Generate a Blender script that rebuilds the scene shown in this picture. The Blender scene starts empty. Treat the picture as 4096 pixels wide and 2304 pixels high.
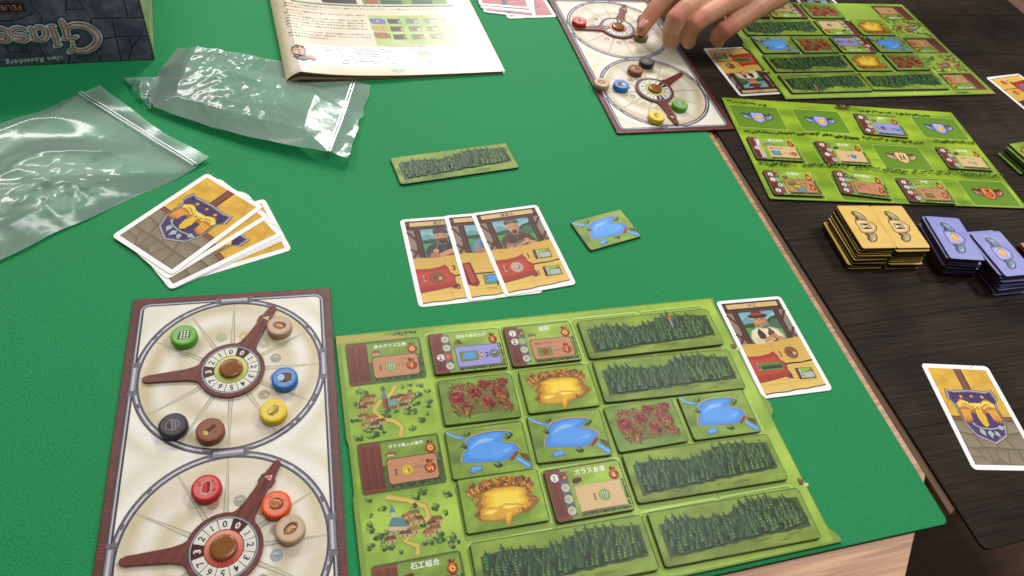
import bpy, math, random
from math import sin, cos, pi, radians, atan2, hypot
from mathutils import Vector, noise
random.seed(7)
S = bpy.context.scene
COL = S.collection
MM = 0.001

# ---------------------------------------------------------------- camera
CAM_H = 0.413
cd = bpy.data.cameras.new('camera'); cam = bpy.data.objects.new('camera', cd); COL.objects.link(cam)
S.camera = cam
P_, R_ = 0.865475, 0.239144
fw = Vector((0, cos(P_), -sin(P_))); rt = Vector((1, 0, 0)); up = Vector((0, sin(P_), cos(P_)))
# roll about the viewing axis
rt2 = rt * cos(R_) + up * sin(R_)
up2 = -rt * sin(R_) + up * cos(R_)
from mathutils import Matrix
cam.matrix_world = Matrix(((rt2.x, up2.x, -fw.x, 0), (rt2.y, up2.y, -fw.y, 0), (rt2.z, up2.z, -fw.z, CAM_H), (0, 0, 0, 1)))
cd.sensor_fit = 'HORIZONTAL'; cd.sensor_width = 9.8; cd.lens = 9.8 * 2853.0 / 4096.0
cd.clip_start = 0.01; cd.clip_end = 30
cd.dof.use_dof = True; cd.dof.focus_distance = 0.60; cd.dof.aperture_fstop = 5.0

# ---------------------------------------------------------------- world and lamps
W = bpy.data.worlds.new('World'); S.world = W; W.use_nodes = True
bg = W.node_tree.nodes['Background']; bg.inputs[0].default_value = (0.93, 0.97, 1.0, 1); bg.inputs[1].default_value = 0.15
S.view_settings.view_transform = 'Standard'; S.view_settings.look = 'None'
S.view_settings.exposure = 0.1; S.view_settings.gamma = 1.0; S.view_settings.use_curve_mapping = False
def ceiling_lamp(x, y, z, sx, sy, power, rot=0.42, col=(1, 0.98, 0.95), spread=180, aim=None):
    ld = bpy.data.lights.new('ceiling_lamp', 'AREA'); ld.shape = 'RECTANGLE'; ld.size = sx; ld.size_y = sy
    ld.energy = power; ld.color = col; ld.spread = radians(spread)
    o = bpy.data.objects.new('ceiling_lamp', ld); o.location = (x, y, z); o.rotation_euler = (0, 0, rot); COL.objects.link(o)
    if aim is not None:
        o.rotation_euler = (Vector(aim) - Vector((x, y, z))).to_track_quat('-Z', 'Y').to_euler()
    return o
ceiling_lamp(1.25, 1.30, 1.75, 0.40, 0.22, 24)
ceiling_lamp(-0.33, 2.95, 1.75, 0.42, 1.75, 66, rot=0.08)
ceiling_lamp(-1.85, 1.75, 1.75, 1.30, 0.55, 38)
ceiling_lamp(0.20, 0.35, 1.85, 0.8, 0.25, 11)

# ---------------------------------------------------------------- colour helpers
def lin(c):
    if isinstance(c, str):
        c = tuple(int(c[i:i + 2], 16) for i in (0, 2, 4))
    return tuple(((v / 255) / 12.92 if v / 255 <= 0.04045 else ((v / 255 + 0.055) / 1.055) ** 2.4) for v in c)
PG = 0.86
def C(c):
    r = lin(c); return (r[0] * PG, r[1] * PG, r[2] * PG)
def mixc(a, b, t): return tuple(a[i] * (1 - t) + b[i] * t for i in range(3))
def var(c, s=0.12):
    k = 1 + random.uniform(-s, s); return (c[0] * k, c[1] * k, c[2] * k)
def nz(x, y, s=1.0, o=0.0): return noise.noise(Vector((x * s, y * s, o)))

# ---------------------------------------------------------------- materials
MATS = {}
def new_mat(name):
    m = bpy.data.materials.new(name); m.use_nodes = True; nt = m.node_tree
    return m, nt, nt.nodes, nt.links, nt.nodes['Principled BSDF']
def print_mat(name, rough=0.42, spec=0.5, linen=0.0, mottle=0.10, mscale=900.0, coat=0.0):
    """coloured print read from the mesh's colour attribute, with fine grain and a linen or paper relief"""
    m, nt, N, L, b = new_mat(name)
    at = N.new('ShaderNodeAttribute'); at.attribute_name = 'Col'
    tc = N.new('ShaderNodeTexCoord')
    n1 = N.new('ShaderNodeTexNoise'); n1.inputs['Scale'].default_value = mscale; n1.inputs['Detail'].default_value = 5
    L.new(tc.outputs['Object'], n1.inputs['Vector'])
    mr = N.new('ShaderNodeMapRange'); mr.inputs[1].default_value = 0.25; mr.inputs[2].default_value = 0.75
    mr.inputs[3].default_value = 1 - mottle; mr.inputs[4].default_value = 1 + mottle
    L.new(n1.outputs['Fac'], mr.inputs[0])
    vm = N.new('ShaderNodeVectorMath'); vm.operation = 'SCALE'
    L.new(at.outputs['Color'], vm.inputs[0]); L.new(mr.outputs[0], vm.inputs['Scale'])
    L.new(vm.outputs[0], b.inputs['Base Color'])
    b.inputs['Roughness'].default_value = rough; b.inputs['Specular IOR Level'].default_value = spec
    b.inputs['Coat Weight'].default_value = coat; b.inputs['Coat Roughness'].default_value = 0.25
    if linen > 0:
        w1 = N.new('ShaderNodeTexWave'); w1.bands_direction = 'X'; w1.inputs['Scale'].default_value = 420; w1.inputs['Distortion'].default_value = 1.5
        w2 = N.new('ShaderNodeTexWave'); w2.bands_direction = 'Y'; w2.inputs['Scale'].default_value = 420; w2.inputs['Distortion'].default_value = 1.5
        L.new(tc.outputs['Object'], w1.inputs['Vector']); L.new(tc.outputs['Object'], w2.inputs['Vector'])
        ad = N.new('ShaderNodeMath'); ad.operation = 'ADD'; L.new(w1.outputs['Fac'], ad.inputs[0]); L.new(w2.outputs['Fac'], ad.inputs[1])
        bp = N.new('ShaderNodeBump'); bp.inputs['Strength'].default_value = linen; bp.inputs['Distance'].default_value = 0.0002
        L.new(ad.outputs[0], bp.inputs['Height']); L.new(bp.outputs[0], b.inputs['Normal'])
    MATS[name] = m; return m
M_TILE = print_mat('printed_board', 0.25, 0.30, 0.25)
M_CARD = print_mat('printed_card', 0.34, 0.26, 0.25, 0.05)
M_DIAL = print_mat('printed_dial', 0.30, 0.45, 0.3, 0.025, 300)
M_EDGE = print_mat('board_core', 0.7, 0.2, 0.0, 0.15)
M_PAPER = print_mat('magazine_paper', 0.33, 0.5, 0.0, 0.04, 300)
M_BOX = print_mat('box_print', 0.45, 0.4, 0.15, 0.35, 160)
M_TOKEN = print_mat('painted_wood', 0.45, 0.4, 0.0, 0.10, 700)
M_PLASTIC = print_mat('moulded_plastic', 0.24, 0.5, 0.0, 0.02)

def wood_mat(name, c1, c2, scale=(30, 400, 400), rough=0.5, rot=0.0, bump=0.2):
    m, nt, N, L, b = new_mat(name)
    tc = N.new('ShaderNodeTexCoord'); mp = N.new('ShaderNodeMapping'); mp.inputs['Scale'].default_value = scale; mp.inputs['Rotation'].default_value = (0, 0, rot)
    L.new(tc.outputs['Object'], mp.inputs['Vector'])
    n = N.new('ShaderNodeTexNoise'); n.inputs['Scale'].default_value = 1.0; n.inputs['Detail'].default_value = 6; n.inputs['Distortion'].default_value = 0.6
    L.new(mp.outputs[0], n.inputs['Vector'])
    cr = N.new('ShaderNodeValToRGB'); cr.color_ramp.elements[0].position = 0.35; cr.color_ramp.elements[1].position = 0.68
    cr.color_ramp.elements[0].color = (*c1, 1); cr.color_ramp.elements[1].color = (*c2, 1)
    L.new(n.outputs['Fac'], cr.inputs[0]); L.new(cr.outputs[0], b.inputs['Base Color'])
    b.inputs['Roughness'].default_value = rough
    bp = N.new('ShaderNodeBump'); bp.inputs['Strength'].default_value = bump; bp.inputs['Distance'].default_value = 0.0003
    L.new(n.outputs['Fac'], bp.inputs['Height']); L.new(bp.outputs[0], b.inputs['Normal'])
    MATS[name] = m; return m
M_TABLE = wood_mat('pale_beech_laminate', (0.29, 0.13, 0.06), (0.56, 0.305, 0.155), (9, 300, 300), 0.45)
M_TABLE2 = wood_mat('brown_oak_edge', (0.11, 0.055, 0.028), (0.21, 0.115, 0.06), (12, 300, 300), 0.5)
M_FLOOR = wood_mat('dark_floor_boards', (0.09, 0.045, 0.018), (0.20, 0.10, 0.045), (2, 26, 26), 0.4)
M_SPIN = wood_mat('mahogany_print', (0.085, 0.018, 0.012), (0.20, 0.045, 0.03), (60, 900, 900), 0.38, 0.9)

def cloth_mat():
    m, nt, N, L, b = new_mat('green_neoprene_cloth')
    tc = N.new('ShaderNodeTexCoord')
    n1 = N.new('ShaderNodeTexNoise'); n1.inputs['Scale'].default_value = 900; n1.inputs['Detail'].default_value = 3; n1.inputs['Roughness'].default_value = .8
    n2 = N.new('ShaderNodeTexNoise'); n2.inputs['Scale'].default_value = 6; n2.inputs['Detail'].default_value = 3
    L.new(tc.outputs['Object'], n1.inputs['Vector']); L.new(tc.outputs['Object'], n2.inputs['Vector'])
    cr = N.new('ShaderNodeValToRGB'); cr.color_ramp.elements[0].position = 0.3; cr.color_ramp.elements[1].position = 0.75
    cr.color_ramp.elements[0].color = (0.004, 0.140, 0.040, 1); cr.color_ramp.elements[1].color = (0.020, 0.345, 0.115, 1)
    L.new(n1.outputs['Fac'], cr.inputs[0])
    mr = N.new('ShaderNodeMapRange'); mr.inputs[3].default_value = 0.88; mr.inputs[4].default_value = 1.10; L.new(n2.outputs['Fac'], mr.inputs[0])
    vm = N.new('ShaderNodeVectorMath'); vm.operation = 'SCALE'; L.new(cr.outputs[0], vm.inputs[0]); L.new(mr.outputs[0], vm.inputs['Scale'])
    L.new(vm.outputs[0], b.inputs['Base Color'])
    b.inputs['Roughness'].default_value = 0.6; b.inputs['Specular IOR Level'].default_value = 0.2
    b.inputs['Sheen Weight'].default_value = 0.03; b.inputs['Sheen Roughness'].default_value = 0.4
    w1 = N.new('ShaderNodeTexWave'); w1.bands_direction = 'DIAGONAL'; w1.inputs['Scale'].default_value = 560; w1.inputs['Distortion'].default_value = 2.0
    L.new(tc.outputs['Object'], w1.inputs['Vector'])
    ad = N.new('ShaderNodeMath'); ad.operation = 'ADD'; L.new(w1.outputs['Fac'], ad.inputs[0]); L.new(n1.outputs['Fac'], ad.inputs[1])
    bp = N.new('ShaderNodeBump'); bp.inputs['Strength'].default_value = 0.35; bp.inputs['Distance'].default_value = 0.0003
    L.new(ad.outputs[0], bp.inputs['Height']); L.new(bp.outputs[0], b.inputs['Normal'])
    return m
M_CLOTH = cloth_mat()
def dark_mat():
    m, nt, N, L, b = new_mat('dark_plank_print')
    tc = N.new('ShaderNodeTexCoord'); mp = N.new('ShaderNodeMapping'); mp.inputs['Scale'].default_value = (14, 620, 620)
    L.new(tc.outputs['Object'], mp.inputs['Vector'])
    n = N.new('ShaderNodeTexNoise'); n.inputs['Scale'].default_value = 1.0; n.inputs['Detail'].default_value = 8; n.inputs['Distortion'].default_value = 0.8
    L.new(mp.outputs[0], n.inputs['Vector'])
    cr = N.new('ShaderNodeValToRGB'); cr.color_ramp.elements[0].position = 0.36; cr.color_ramp.elements[1].position = 0.74
    cr.color_ramp.elements[0].color = (0.0145, 0.0100, 0.0075, 1); cr.color_ramp.elements[1].color = (0.042, 0.028, 0.018, 1)
    L.new(n.outputs['Fac'], cr.inputs[0])
    n2 = N.new('ShaderNodeTexNoise'); n2.inputs['Scale'].default_value = 14; n2.inputs['Detail'].default_value = 4; L.new(tc.outputs['Object'], n2.inputs['Vector'])
    mr = N.new('ShaderNodeMapRange'); mr.inputs[1].default_value = 0.3; mr.inputs[2].default_value = 0.7; mr.inputs[3].default_value = 0.45; mr.inputs[4].default_value = 1.4
    L.new(n2.outputs['Fac'], mr.inputs[0])
    # printed plank joints, wavering dark lines every 93 mm
    sx = N.new('ShaderNodeSeparateXYZ'); L.new(tc.outputs['Object'], sx.inputs[0])
    n3 = N.new('ShaderNodeTexNoise'); n3.inputs['Scale'].default_value = 9; L.new(tc.outputs['Object'], n3.inputs['Vector'])
    a1 = N.new('ShaderNodeMath'); a1.operation = 'MULTIPLY_ADD'; a1.inputs[1].default_value = 0.008; L.new(n3.outputs['Fac'], a1.inputs[0]); L.new(sx.outputs['Y'], a1.inputs[2])
    a2 = N.new('ShaderNodeMath'); a2.operation = 'PINGPONG'; a2.inputs[1].default_value = 0.0465; L.new(a1.outputs[0], a2.inputs[0])
    a3 = N.new('ShaderNodeMapRange'); a3.inputs[1].default_value = 0.0; a3.inputs[2].default_value = 0.0011; a3.inputs[3].default_value = 0.12; a3.inputs[4].default_value = 1.0
    L.new(a2.outputs[0], a3.inputs[0])
    mu = N.new('ShaderNodeMath'); mu.operation = 'MULTIPLY'; L.new(mr.outputs[0], mu.inputs[0]); L.new(a3.outputs[0], mu.inputs[1])
    vm = N.new('ShaderNodeVectorMath'); vm.operation = 'SCALE'; L.new(cr.outputs[0], vm.inputs[0]); L.new(mu.outputs[0], vm.inputs['Scale'])
    L.new(vm.outputs[0], b.inputs['Base Color']); b.inputs['Roughness'].default_value = 0.6; b.inputs['Specular IOR Level'].default_value = 0.08
    n4 = N.new('ShaderNodeTexNoise'); n4.inputs['Scale'].default_value = 1500; L.new(tc.outputs['Object'], n4.inputs['Vector'])
    bp = N.new('ShaderNodeBump'); bp.inputs['Strength'].default_value = 0.2; bp.inputs['Distance'].default_value = 0.0003
    L.new(n4.outputs['Fac'], bp.inputs['Height']); L.new(bp.outputs[0], b.inputs['Normal'])
    return m
M_DARK = dark_mat()
def film_mat(name, milk=0.16, ior=1.45, rough=.17, bump=.12):
    m, nt, N, L, b = new_mat(name); N.remove(b); out = N['Material Output']
    tr = N.new('ShaderNodeBsdfTransparent'); tr.inputs[0].default_value = (0.985, 0.995, 0.99, 1)
    gl = N.new('ShaderNodeBsdfGlossy'); gl.inputs['Roughness'].default_value = rough; gl.inputs['Color'].default_value = (1, 1, 1, 1)
    df = N.new('ShaderNodeBsdfDiffuse'); df.inputs['Color'].default_value = (0.90, 1.0, 0.97, 1)
    lw = N.new('ShaderNodeFresnel'); lw.inputs['IOR'].default_value = ior
    tc = N.new('ShaderNodeTexCoord'); n = N.new('ShaderNodeTexNoise'); n.inputs['Scale'].default_value = 48; n.inputs['Detail'].default_value = 5; n.inputs['Distortion'].default_value = 1.2
    L.new(tc.outputs['Object'], n.inputs['Vector'])
    bp = N.new('ShaderNodeBump'); bp.inputs['Strength'].default_value = bump; bp.inputs['Distance'].default_value = 0.002
    L.new(n.outputs['Fac'], bp.inputs['Height']); L.new(bp.outputs[0], gl.inputs['Normal']); L.new(bp.outputs[0], lw.inputs['Normal'])
    m1 = N.new('ShaderNodeMixShader'); m1.inputs[0].default_value = milk; L.new(tr.outputs[0], m1.inputs[1]); L.new(df.outputs[0], m1.inputs[2])
    m2 = N.new('ShaderNodeMixShader'); L.new(lw.outputs[0], m2.inputs[0]); L.new(m1.outputs[0], m2.inputs[1]); L.new(gl.outputs[0], m2.inputs[2])
    L.new(m2.outputs[0], out.inputs['Surface']); return m
M_FILM = film_mat('clear_plastic_film', 0.175, 1.42)
M_FILM2 = film_mat('clear_plastic_film_under', 0.01, 1.15)
M_ZIP = film_mat('zip_rib_plastic', 0.42, 1.25, .4)
def skin_mat():
    m, nt, N, L, b = new_mat('skin')
    tc = N.new('ShaderNodeTexCoord')
    n = N.new('ShaderNodeTexNoise'); n.inputs['Scale'].default_value = 45; n.inputs['Detail'].default_value = 4; L.new(tc.outputs['Object'], n.inputs['Vector'])
    at = N.new('ShaderNodeAttribute'); at.attribute_name = 'Col'
    mr = N.new('ShaderNodeMapRange'); mr.inputs[1].default_value = 0.3; mr.inputs[2].default_value = 0.7; mr.inputs[3].default_value = 0.9; mr.inputs[4].default_value = 1.1; L.new(n.outputs['Fac'], mr.inputs[0])
    vm = N.new('ShaderNodeVectorMath'); vm.operation = 'SCALE'; L.new(at.outputs['Color'], vm.inputs[0]); L.new(mr.outputs[0], vm.inputs['Scale'])
    L.new(vm.outputs[0], b.inputs['Base Color']); b.inputs['Roughness'].default_value = 0.5; b.inputs['Specular IOR Level'].default_value = 0.35
    b.inputs['Subsurface Weight'].default_value = 0.15; b.inputs['Subsurface Radius'].default_value = (0.006, 0.002, 0.001); b.inputs['Subsurface Scale'].default_value = 1.0
    n2 = N.new('ShaderNodeTexVoronoi'); n2.inputs['Scale'].default_value = 900; L.new(tc.outputs['Object'], n2.inputs['Vector'])
    n3 = N.new('ShaderNodeTexNoise'); n3.inputs['Scale'].default_value = 260; n3.inputs['Detail'].default_value = 6; n3.inputs['Distortion'].default_value = 1.5; L.new(tc.outputs['Object'], n3.inputs['Vector'])
    ad = N.new('ShaderNodeMath'); ad.operation = 'ADD'; L.new(n2.outputs['Distance'], ad.inputs[0]); L.new(n3.outputs['Fac'], ad.inputs[1])
    bp = N.new('ShaderNodeBump'); bp.inputs['Strength'].default_value = 0.35; bp.inputs['Distance'].default_value = 0.0005
    L.new(ad.outputs[0], bp.inputs['Height']); L.new(bp.outputs[0], b.inputs['Normal'])
    return m
M_SKIN = skin_mat()

# ---------------------------------------------------------------- object helpers
def props(o, label=None, cat=None, group=None, kind=None):
    if label: o['label'] = label
    if cat: o['category'] = cat
    if group: o['group'] = group
    if kind: o['kind'] = kind
    return o
def thing(name, label, cat, x, y, z=0.0, ang=0.0, group=None):
    o = bpy.data.objects.new(name, None); o.empty_display_size = 0.01; COL.objects.link(o)
    o.location = (x * MM, y * MM, z * MM); o.rotation_euler = (0, 0, radians(ang))
    return props(o, label, cat, group)
def inst(name, me, parent=None, loc=(0, 0, 0)):
    o = bpy.data.objects.new(name, me); COL.objects.link(o)
    if parent is not None: o.parent = parent
    o.location = tuple(v * MM for v in loc); return o
_UNIT = {}
class MB:
    """mesh builder in millimetres with one colour per face corner"""
    def __init__(s): s.v = []; s.f = []; s.c = []
    def face(s, pts, col):
        n = len(s.v); s.v.extend(pts); s.f.append(tuple(range(n, n + len(pts))))
        if isinstance(col[0], (tuple, list)): s.c.extend(col)
        else: s.c.extend([col] * len(pts))
    def mesh(s, name, mat, smooth=False):
        me = bpy.data.meshes.new(name)
        me.from_pydata([(a * MM, b * MM, c * MM) for a, b, c in s.v], [], s.f)
        at = me.color_attributes.new('Col', 'FLOAT_COLOR', 'CORNER')
        flat = []
        for c in s.c: flat.extend((c[0], c[1], c[2], 1.0))
        at.data.foreach_set('color', flat)
        me.materials.append(mat)
        if smooth: me.polygons.foreach_set('use_smooth', [True] * len(me.polygons))
        me.update(); return me
def rrect(cx, cy, w, h, r, n=4):
    p = []
    for (sx, sy, a0) in ((1, 1, 0), (-1, 1, 90), (-1, -1, 180), (1, -1, 270)):
        for k in range(n + 1):
            a = radians(a0 + 90 * k / n); p.append((cx + sx * (w / 2 - r) + r * cos(a), cy + sy * (h / 2 - r) + r * sin(a)))
    return p
def inset(pts, d):
    cx = sum(p[0] for p in pts) / len(pts); cy = sum(p[1] for p in pts) / len(pts); out = []
    n = len(pts)
    for i in range(n):
        x0, y0 = pts[i - 1]; x1, y1 = pts[i]; x2, y2 = pts[(i + 1) % n]
        ex, ey = x2 - x0, y2 - y0; l = hypot(ex, ey) or 1
        out.append((x1 - ey / l * d, y1 + ex / l * d))
    return out
def slab(pts, z0, z1, top, side, bevel=0.3, rim=None):
    """punched board: core sides, rolled upper edge, top"""
    m = MB(); n = len(pts); ins = inset(pts, bevel); rim = rim or top
    for i in range(n):
        j = (i + 1) % n; a, b = pts[i], pts[j]; c, d = ins[i], ins[j]
        m.face([(a[0], a[1], z0), (b[0], b[1], z0), (b[0], b[1], z1 - bevel * .6), (a[0], a[1], z1 - bevel * .6)], side)
        m.face([(a[0], a[1], z1 - bevel * .6), (b[0], b[1], z1 - bevel * .6), (d[0], d[1], z1), (c[0], c[1], z1)], rim)
    m.face([(x, y, z1) for x, y in ins], top)
    m.face([(x, y, z0) for x, y in reversed(pts)], side)
    return m

# glyph outlines, taken once per character from Blender's own font
GL = {}
def glyph(ch):
    if ch in GL: return GL[ch]
    if ch == '1':
        GL[ch] = ([(.19, .03), (.31, .03), (.31, .70), (.24, .70), (.10, .60), (.10, .56), (.19, .59), (.08, 0), (.42, 0), (.42, .045), (.08, .045)], [(0, 1, 2, 3, 4, 5, 6), (7, 8, 9, 10)], .50); return GL[ch]
    fc = bpy.data.curves.new('g', 'FONT'); fc.body = ch; fc.size = 1.0; fc.resolution_u = 2; fc.offset = 0.022 if ch in '0234567/' else 0.012
    o = bpy.data.objects.new('g', fc); COL.objects.link(o)
    dg = bpy.context.evaluated_depsgraph_get(); ev = o.evaluated_get(dg); me = ev.to_mesh()
    vs = [(v.co.x, v.co.y) for v in me.vertices]; fs = [tuple(p.vertices) for p in me.polygons]
    wide = ord(ch) > 0x2E80
    w = 1.0 if wide else ((max(v[0] for v in vs) + 0.07) if vs else 0.3)
    if wide and vs:
        x0 = min(v[0] for v in vs); x1 = max(v[0] for v in vs)
        k = 0.92 / max(0.92, x1 - x0); off = 0.5 - (x0 + x1) / 2 * k
        vs = [(v[0] * k + off, v[1] * k) for v in vs]
    ev.to_mesh_clear(); bpy.data.objects.remove(o); bpy.data.curves.remove(fc)
    GL[ch] = (vs, fs, w); return GL[ch]

DZ = 0.0016
class Art(MB):
    """flat print: polygons laid in order, each a hair above the last"""
    def __init__(s, z=0.012, dz=DZ):
        super().__init__(); s.z = z; s.dz = dz; s.k = 0; s.m = 0; s.T = []
    def group(s, n): s.m = n; s.k = 0
    def end(s): s.z += s.m * s.dz; s.m = 0
    def nextz(s):
        if s.m: s.k += 1; return s.z + ((s.k % s.m) + random.random() * .9) * s.dz
        s.z += s.dz; return s.z
    def push(s, x, y, rot=0, sc=1): s.T.append((x, y, cos(radians(rot)) * sc, sin(radians(rot)) * sc))
    def pop(s): s.T.pop()
    def tf(s, p):
        for (x, y, c, si) in reversed(s.T): p = (x + p[0] * c - p[1] * si, y + p[0] * si + p[1] * c)
        return p
    def poly(s, pts, col):
        if isinstance(col, str): col = C(col)
        z = s.nextz(); s.face([(*s.tf(p), z) for p in pts], col)
    def rect(s, x0, y0, x1, y1, col): s.poly([(x0, y0), (x1, y0), (x1, y1), (x0, y1)], col)
    def circle(s, x, y, r, col, n=14, ry=None):
        ry = ry or r; s.poly([(x + r * cos(2 * pi * i / n), y + ry * sin(2 * pi * i / n)) for i in range(n)], col)
    def line(s, pts, w, col, closed=False, taper=None):
        if isinstance(col, str): col = C(col)
        z = s.nextz(); n = len(pts); L = []; R = []
        for i in range(n):
            a = pts[(i - 1) % n] if (i > 0 or closed) else pts[i]; b = pts[(i + 1) % n] if (i < n - 1 or closed) else pts[i]
            ex, ey = b[0] - a[0], b[1] - a[1]; l = hypot(ex, ey) or 1
            ww = (w if taper is None else w * taper[i]) / 2
            L.append((pts[i][0] - ey / l * ww, pts[i][1] + ex / l * ww)); R.append((pts[i][0] + ey / l * ww, pts[i][1] - ex / l * ww))
        for i in range(n if closed else n - 1):
            j = (i + 1) % n
            s.face([(*s.tf(p), z) for p in (R[i], R[j], L[j], L[i])], col)
    def blob(s, x, y, r, col, n=9, j=0.25, ry=None):
        ry = ry or r
        s.poly([(x + r * (1 + random.uniform(-j, j)) * cos(2 * pi * i / n), y + ry * (1 + random.uniform(-j, j)) * sin(2 * pi * i / n)) for i in range(n)], col)
    def text(s, t, x, y, h, col, align='l', rot=0, shear=0.0, sx=1.0):
        if isinstance(col, str): col = C(col)
        w = sum(glyph(c)[2] * sx for c in t) * h
        ox = {'l': 0, 'c': -w / 2, 'r': -w}[align]; z = s.nextz(); cr, sr = cos(radians(rot)), sin(radians(rot))
        for ch in t:
            vs, fs, gw = glyph(ch)
            for f in fs:
                pp = []
                for i in f:
                    a = ox + (vs[i][0] * sx + vs[i][1] * shear) * h; b = vs[i][1] * h
                    pp.append((*s.tf((x + a * cr - b * sr, y + a * sr + b * cr)), z))
                s.face(pp, col)
            ox += gw * h * sx
    def field(s, x0, y0, x1, y1, nx, ny, fn):
        z = s.nextz()
        g = [[fn(x0 + (x1 - x0) * i / nx, y0 + (y1 - y0) * j / ny) for i in range(nx + 1)] for j in range(ny + 1)]
        P = lambda i, j: (*s.tf((x0 + (x1 - x0) * i / nx, y0 + (y1 - y0) * j / ny)), z)
        for j in range(ny):
            for i in range(nx):
                s.face([P(i, j), P(i + 1, j), P(i + 1, j + 1), P(i, j + 1)], [g[j][i], g[j][i + 1], g[j + 1][i + 1], g[j + 1][i]])
# ---------------------------------------------------------------- printed pictures (local millimetres, y up, centred)
WOODD, WOODM, WOODL = '4a1f17', '6e3428', '8c4a38'
INK = '1c1612'
def grass(A, w, h, c1='55682a', c2='8aa83e', seed=0.0, nx=18, ny=12, dark=0.35):
    a, b = [tuple(v * 1.2 for v in C(c)) for c in (c1, c2)]
    def f(x, y):
        t = 0.5 + 0.55 * nz(x * 0.5, y * 1.4, 0.09, seed) + 0.25 * nz(x, y, 0.35, seed + 5) + 0.22 * (x / w + y / h)
        return mixc(a, b, min(1, max(0, t)))
    A.field(-w / 2, -h / 2, w / 2, h / 2, nx, ny, f)
def bush(A, x, y, r, cols=('1f2f14', '33491e', '56732b', '7f9a40'), n=9):
    cc = [C(c) for c in cols]
    for i in range(n):
        t = i / (n - 1); k = min(3, int(t * 4)); a = random.uniform(0, 6.28); d = r * random.uniform(0.1, 0.85) * (1 - .12 * k)
        A.blob(x + d * cos(a) - 0.16 * r * k, y + d * 0.65 * sin(a) + 0.17 * r * k, r * (0.62 - 0.09 * k), var(cc[k], .2), 6, .35)
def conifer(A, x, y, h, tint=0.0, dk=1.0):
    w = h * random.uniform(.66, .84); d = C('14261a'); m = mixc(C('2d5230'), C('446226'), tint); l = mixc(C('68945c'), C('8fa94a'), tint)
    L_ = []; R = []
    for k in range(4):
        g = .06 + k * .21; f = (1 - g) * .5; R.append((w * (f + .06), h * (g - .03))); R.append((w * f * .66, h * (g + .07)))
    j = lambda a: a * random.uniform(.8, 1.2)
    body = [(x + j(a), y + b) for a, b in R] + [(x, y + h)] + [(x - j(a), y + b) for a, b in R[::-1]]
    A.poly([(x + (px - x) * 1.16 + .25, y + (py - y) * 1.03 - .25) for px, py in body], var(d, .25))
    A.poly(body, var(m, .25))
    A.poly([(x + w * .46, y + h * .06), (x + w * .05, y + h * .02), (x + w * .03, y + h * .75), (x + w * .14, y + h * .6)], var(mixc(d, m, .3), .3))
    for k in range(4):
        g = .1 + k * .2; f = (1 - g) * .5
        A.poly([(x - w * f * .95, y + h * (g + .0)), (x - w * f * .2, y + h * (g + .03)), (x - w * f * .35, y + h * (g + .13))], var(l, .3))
def forest(A, w=108, h=34, tower=False, grey=False):
    grass(A, w - 1.6, h - 1.6, '566a24', '8aa23a', random.random() * 9, 26, 10)
    top = lambda u: h * .27 + h * .12 * max(0, min(1, (u - .45) * 6)) + h * .04 * sin(u * 11); bot = lambda u: -h * .30 + h * .12 * u
    N = 24
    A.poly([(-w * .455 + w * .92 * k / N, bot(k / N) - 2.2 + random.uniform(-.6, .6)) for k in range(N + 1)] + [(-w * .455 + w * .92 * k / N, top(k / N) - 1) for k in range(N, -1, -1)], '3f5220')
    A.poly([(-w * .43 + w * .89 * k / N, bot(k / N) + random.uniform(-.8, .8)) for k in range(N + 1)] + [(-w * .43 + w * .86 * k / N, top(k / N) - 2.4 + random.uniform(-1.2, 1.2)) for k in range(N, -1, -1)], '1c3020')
    rows = 7
    for r in range(rows):
        n = 21; A.group(40)
        for i in range(n):
            u = (i + (r % 2) * .5 + r * .17) / n + random.uniform(-.02, .02); x = -w * .43 + w * .85 * u; t = r / (rows - 1)
            y = (top(u) - 5.5) * (1 - t) + bot(u) * t + random.uniform(-.8, .8)
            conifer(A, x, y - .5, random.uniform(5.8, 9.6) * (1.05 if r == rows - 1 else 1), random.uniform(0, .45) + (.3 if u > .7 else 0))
        A.end()
    for k in range(6): x0, y0 = random.uniform(-w * .42, w * .3), -h * .38 + random.uniform(-1, 2); A.poly([(x0, y0), (x0 + 9, y0 + .5), (x0 + 5, y0 + 1)], var(C('7c8a38'), .15))
    if tower:
        A.rect(18.0, 3, 20.8, 10.5, '9a979c'); A.rect(19.5, 3, 20.8, 10.5, '4c4a55'); A.poly([(17.4, 10.2), (21.4, 10.2), (19.4, 15.5)], 'c0682c')
def crown(A, x, y, r, hue):
    pal = {'r': ('4a1512', '7c1f1f', 'a03030', 'b8483c'), 'o': ('4a2616', '7a4422', '99582c', 'b07840'), 'y': ('4a3812', '6c5a20', '877434', '9f8c44')}[hue]
    A.line([(x, y - r), (x + .3, y - r * 1.6)], r * .18, '4a3418')
    for i in range(9): a = random.uniform(0, 6.28); A.blob(x + r * .5 * cos(a), y + r * .5 * sin(a), r * .42, var(C(pal[0]), .3), 7, .4)
    for i in range(34):
        a = random.uniform(0, 6.28); d = r * random.random() ** .55 * 1.0
        A.blob(x + d * cos(a), y + d * sin(a), r * .2, var(C(pal[1 + (i % 3 if d * cos(a) < 1 else i % 2)]), .35), 5, .5)
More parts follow.
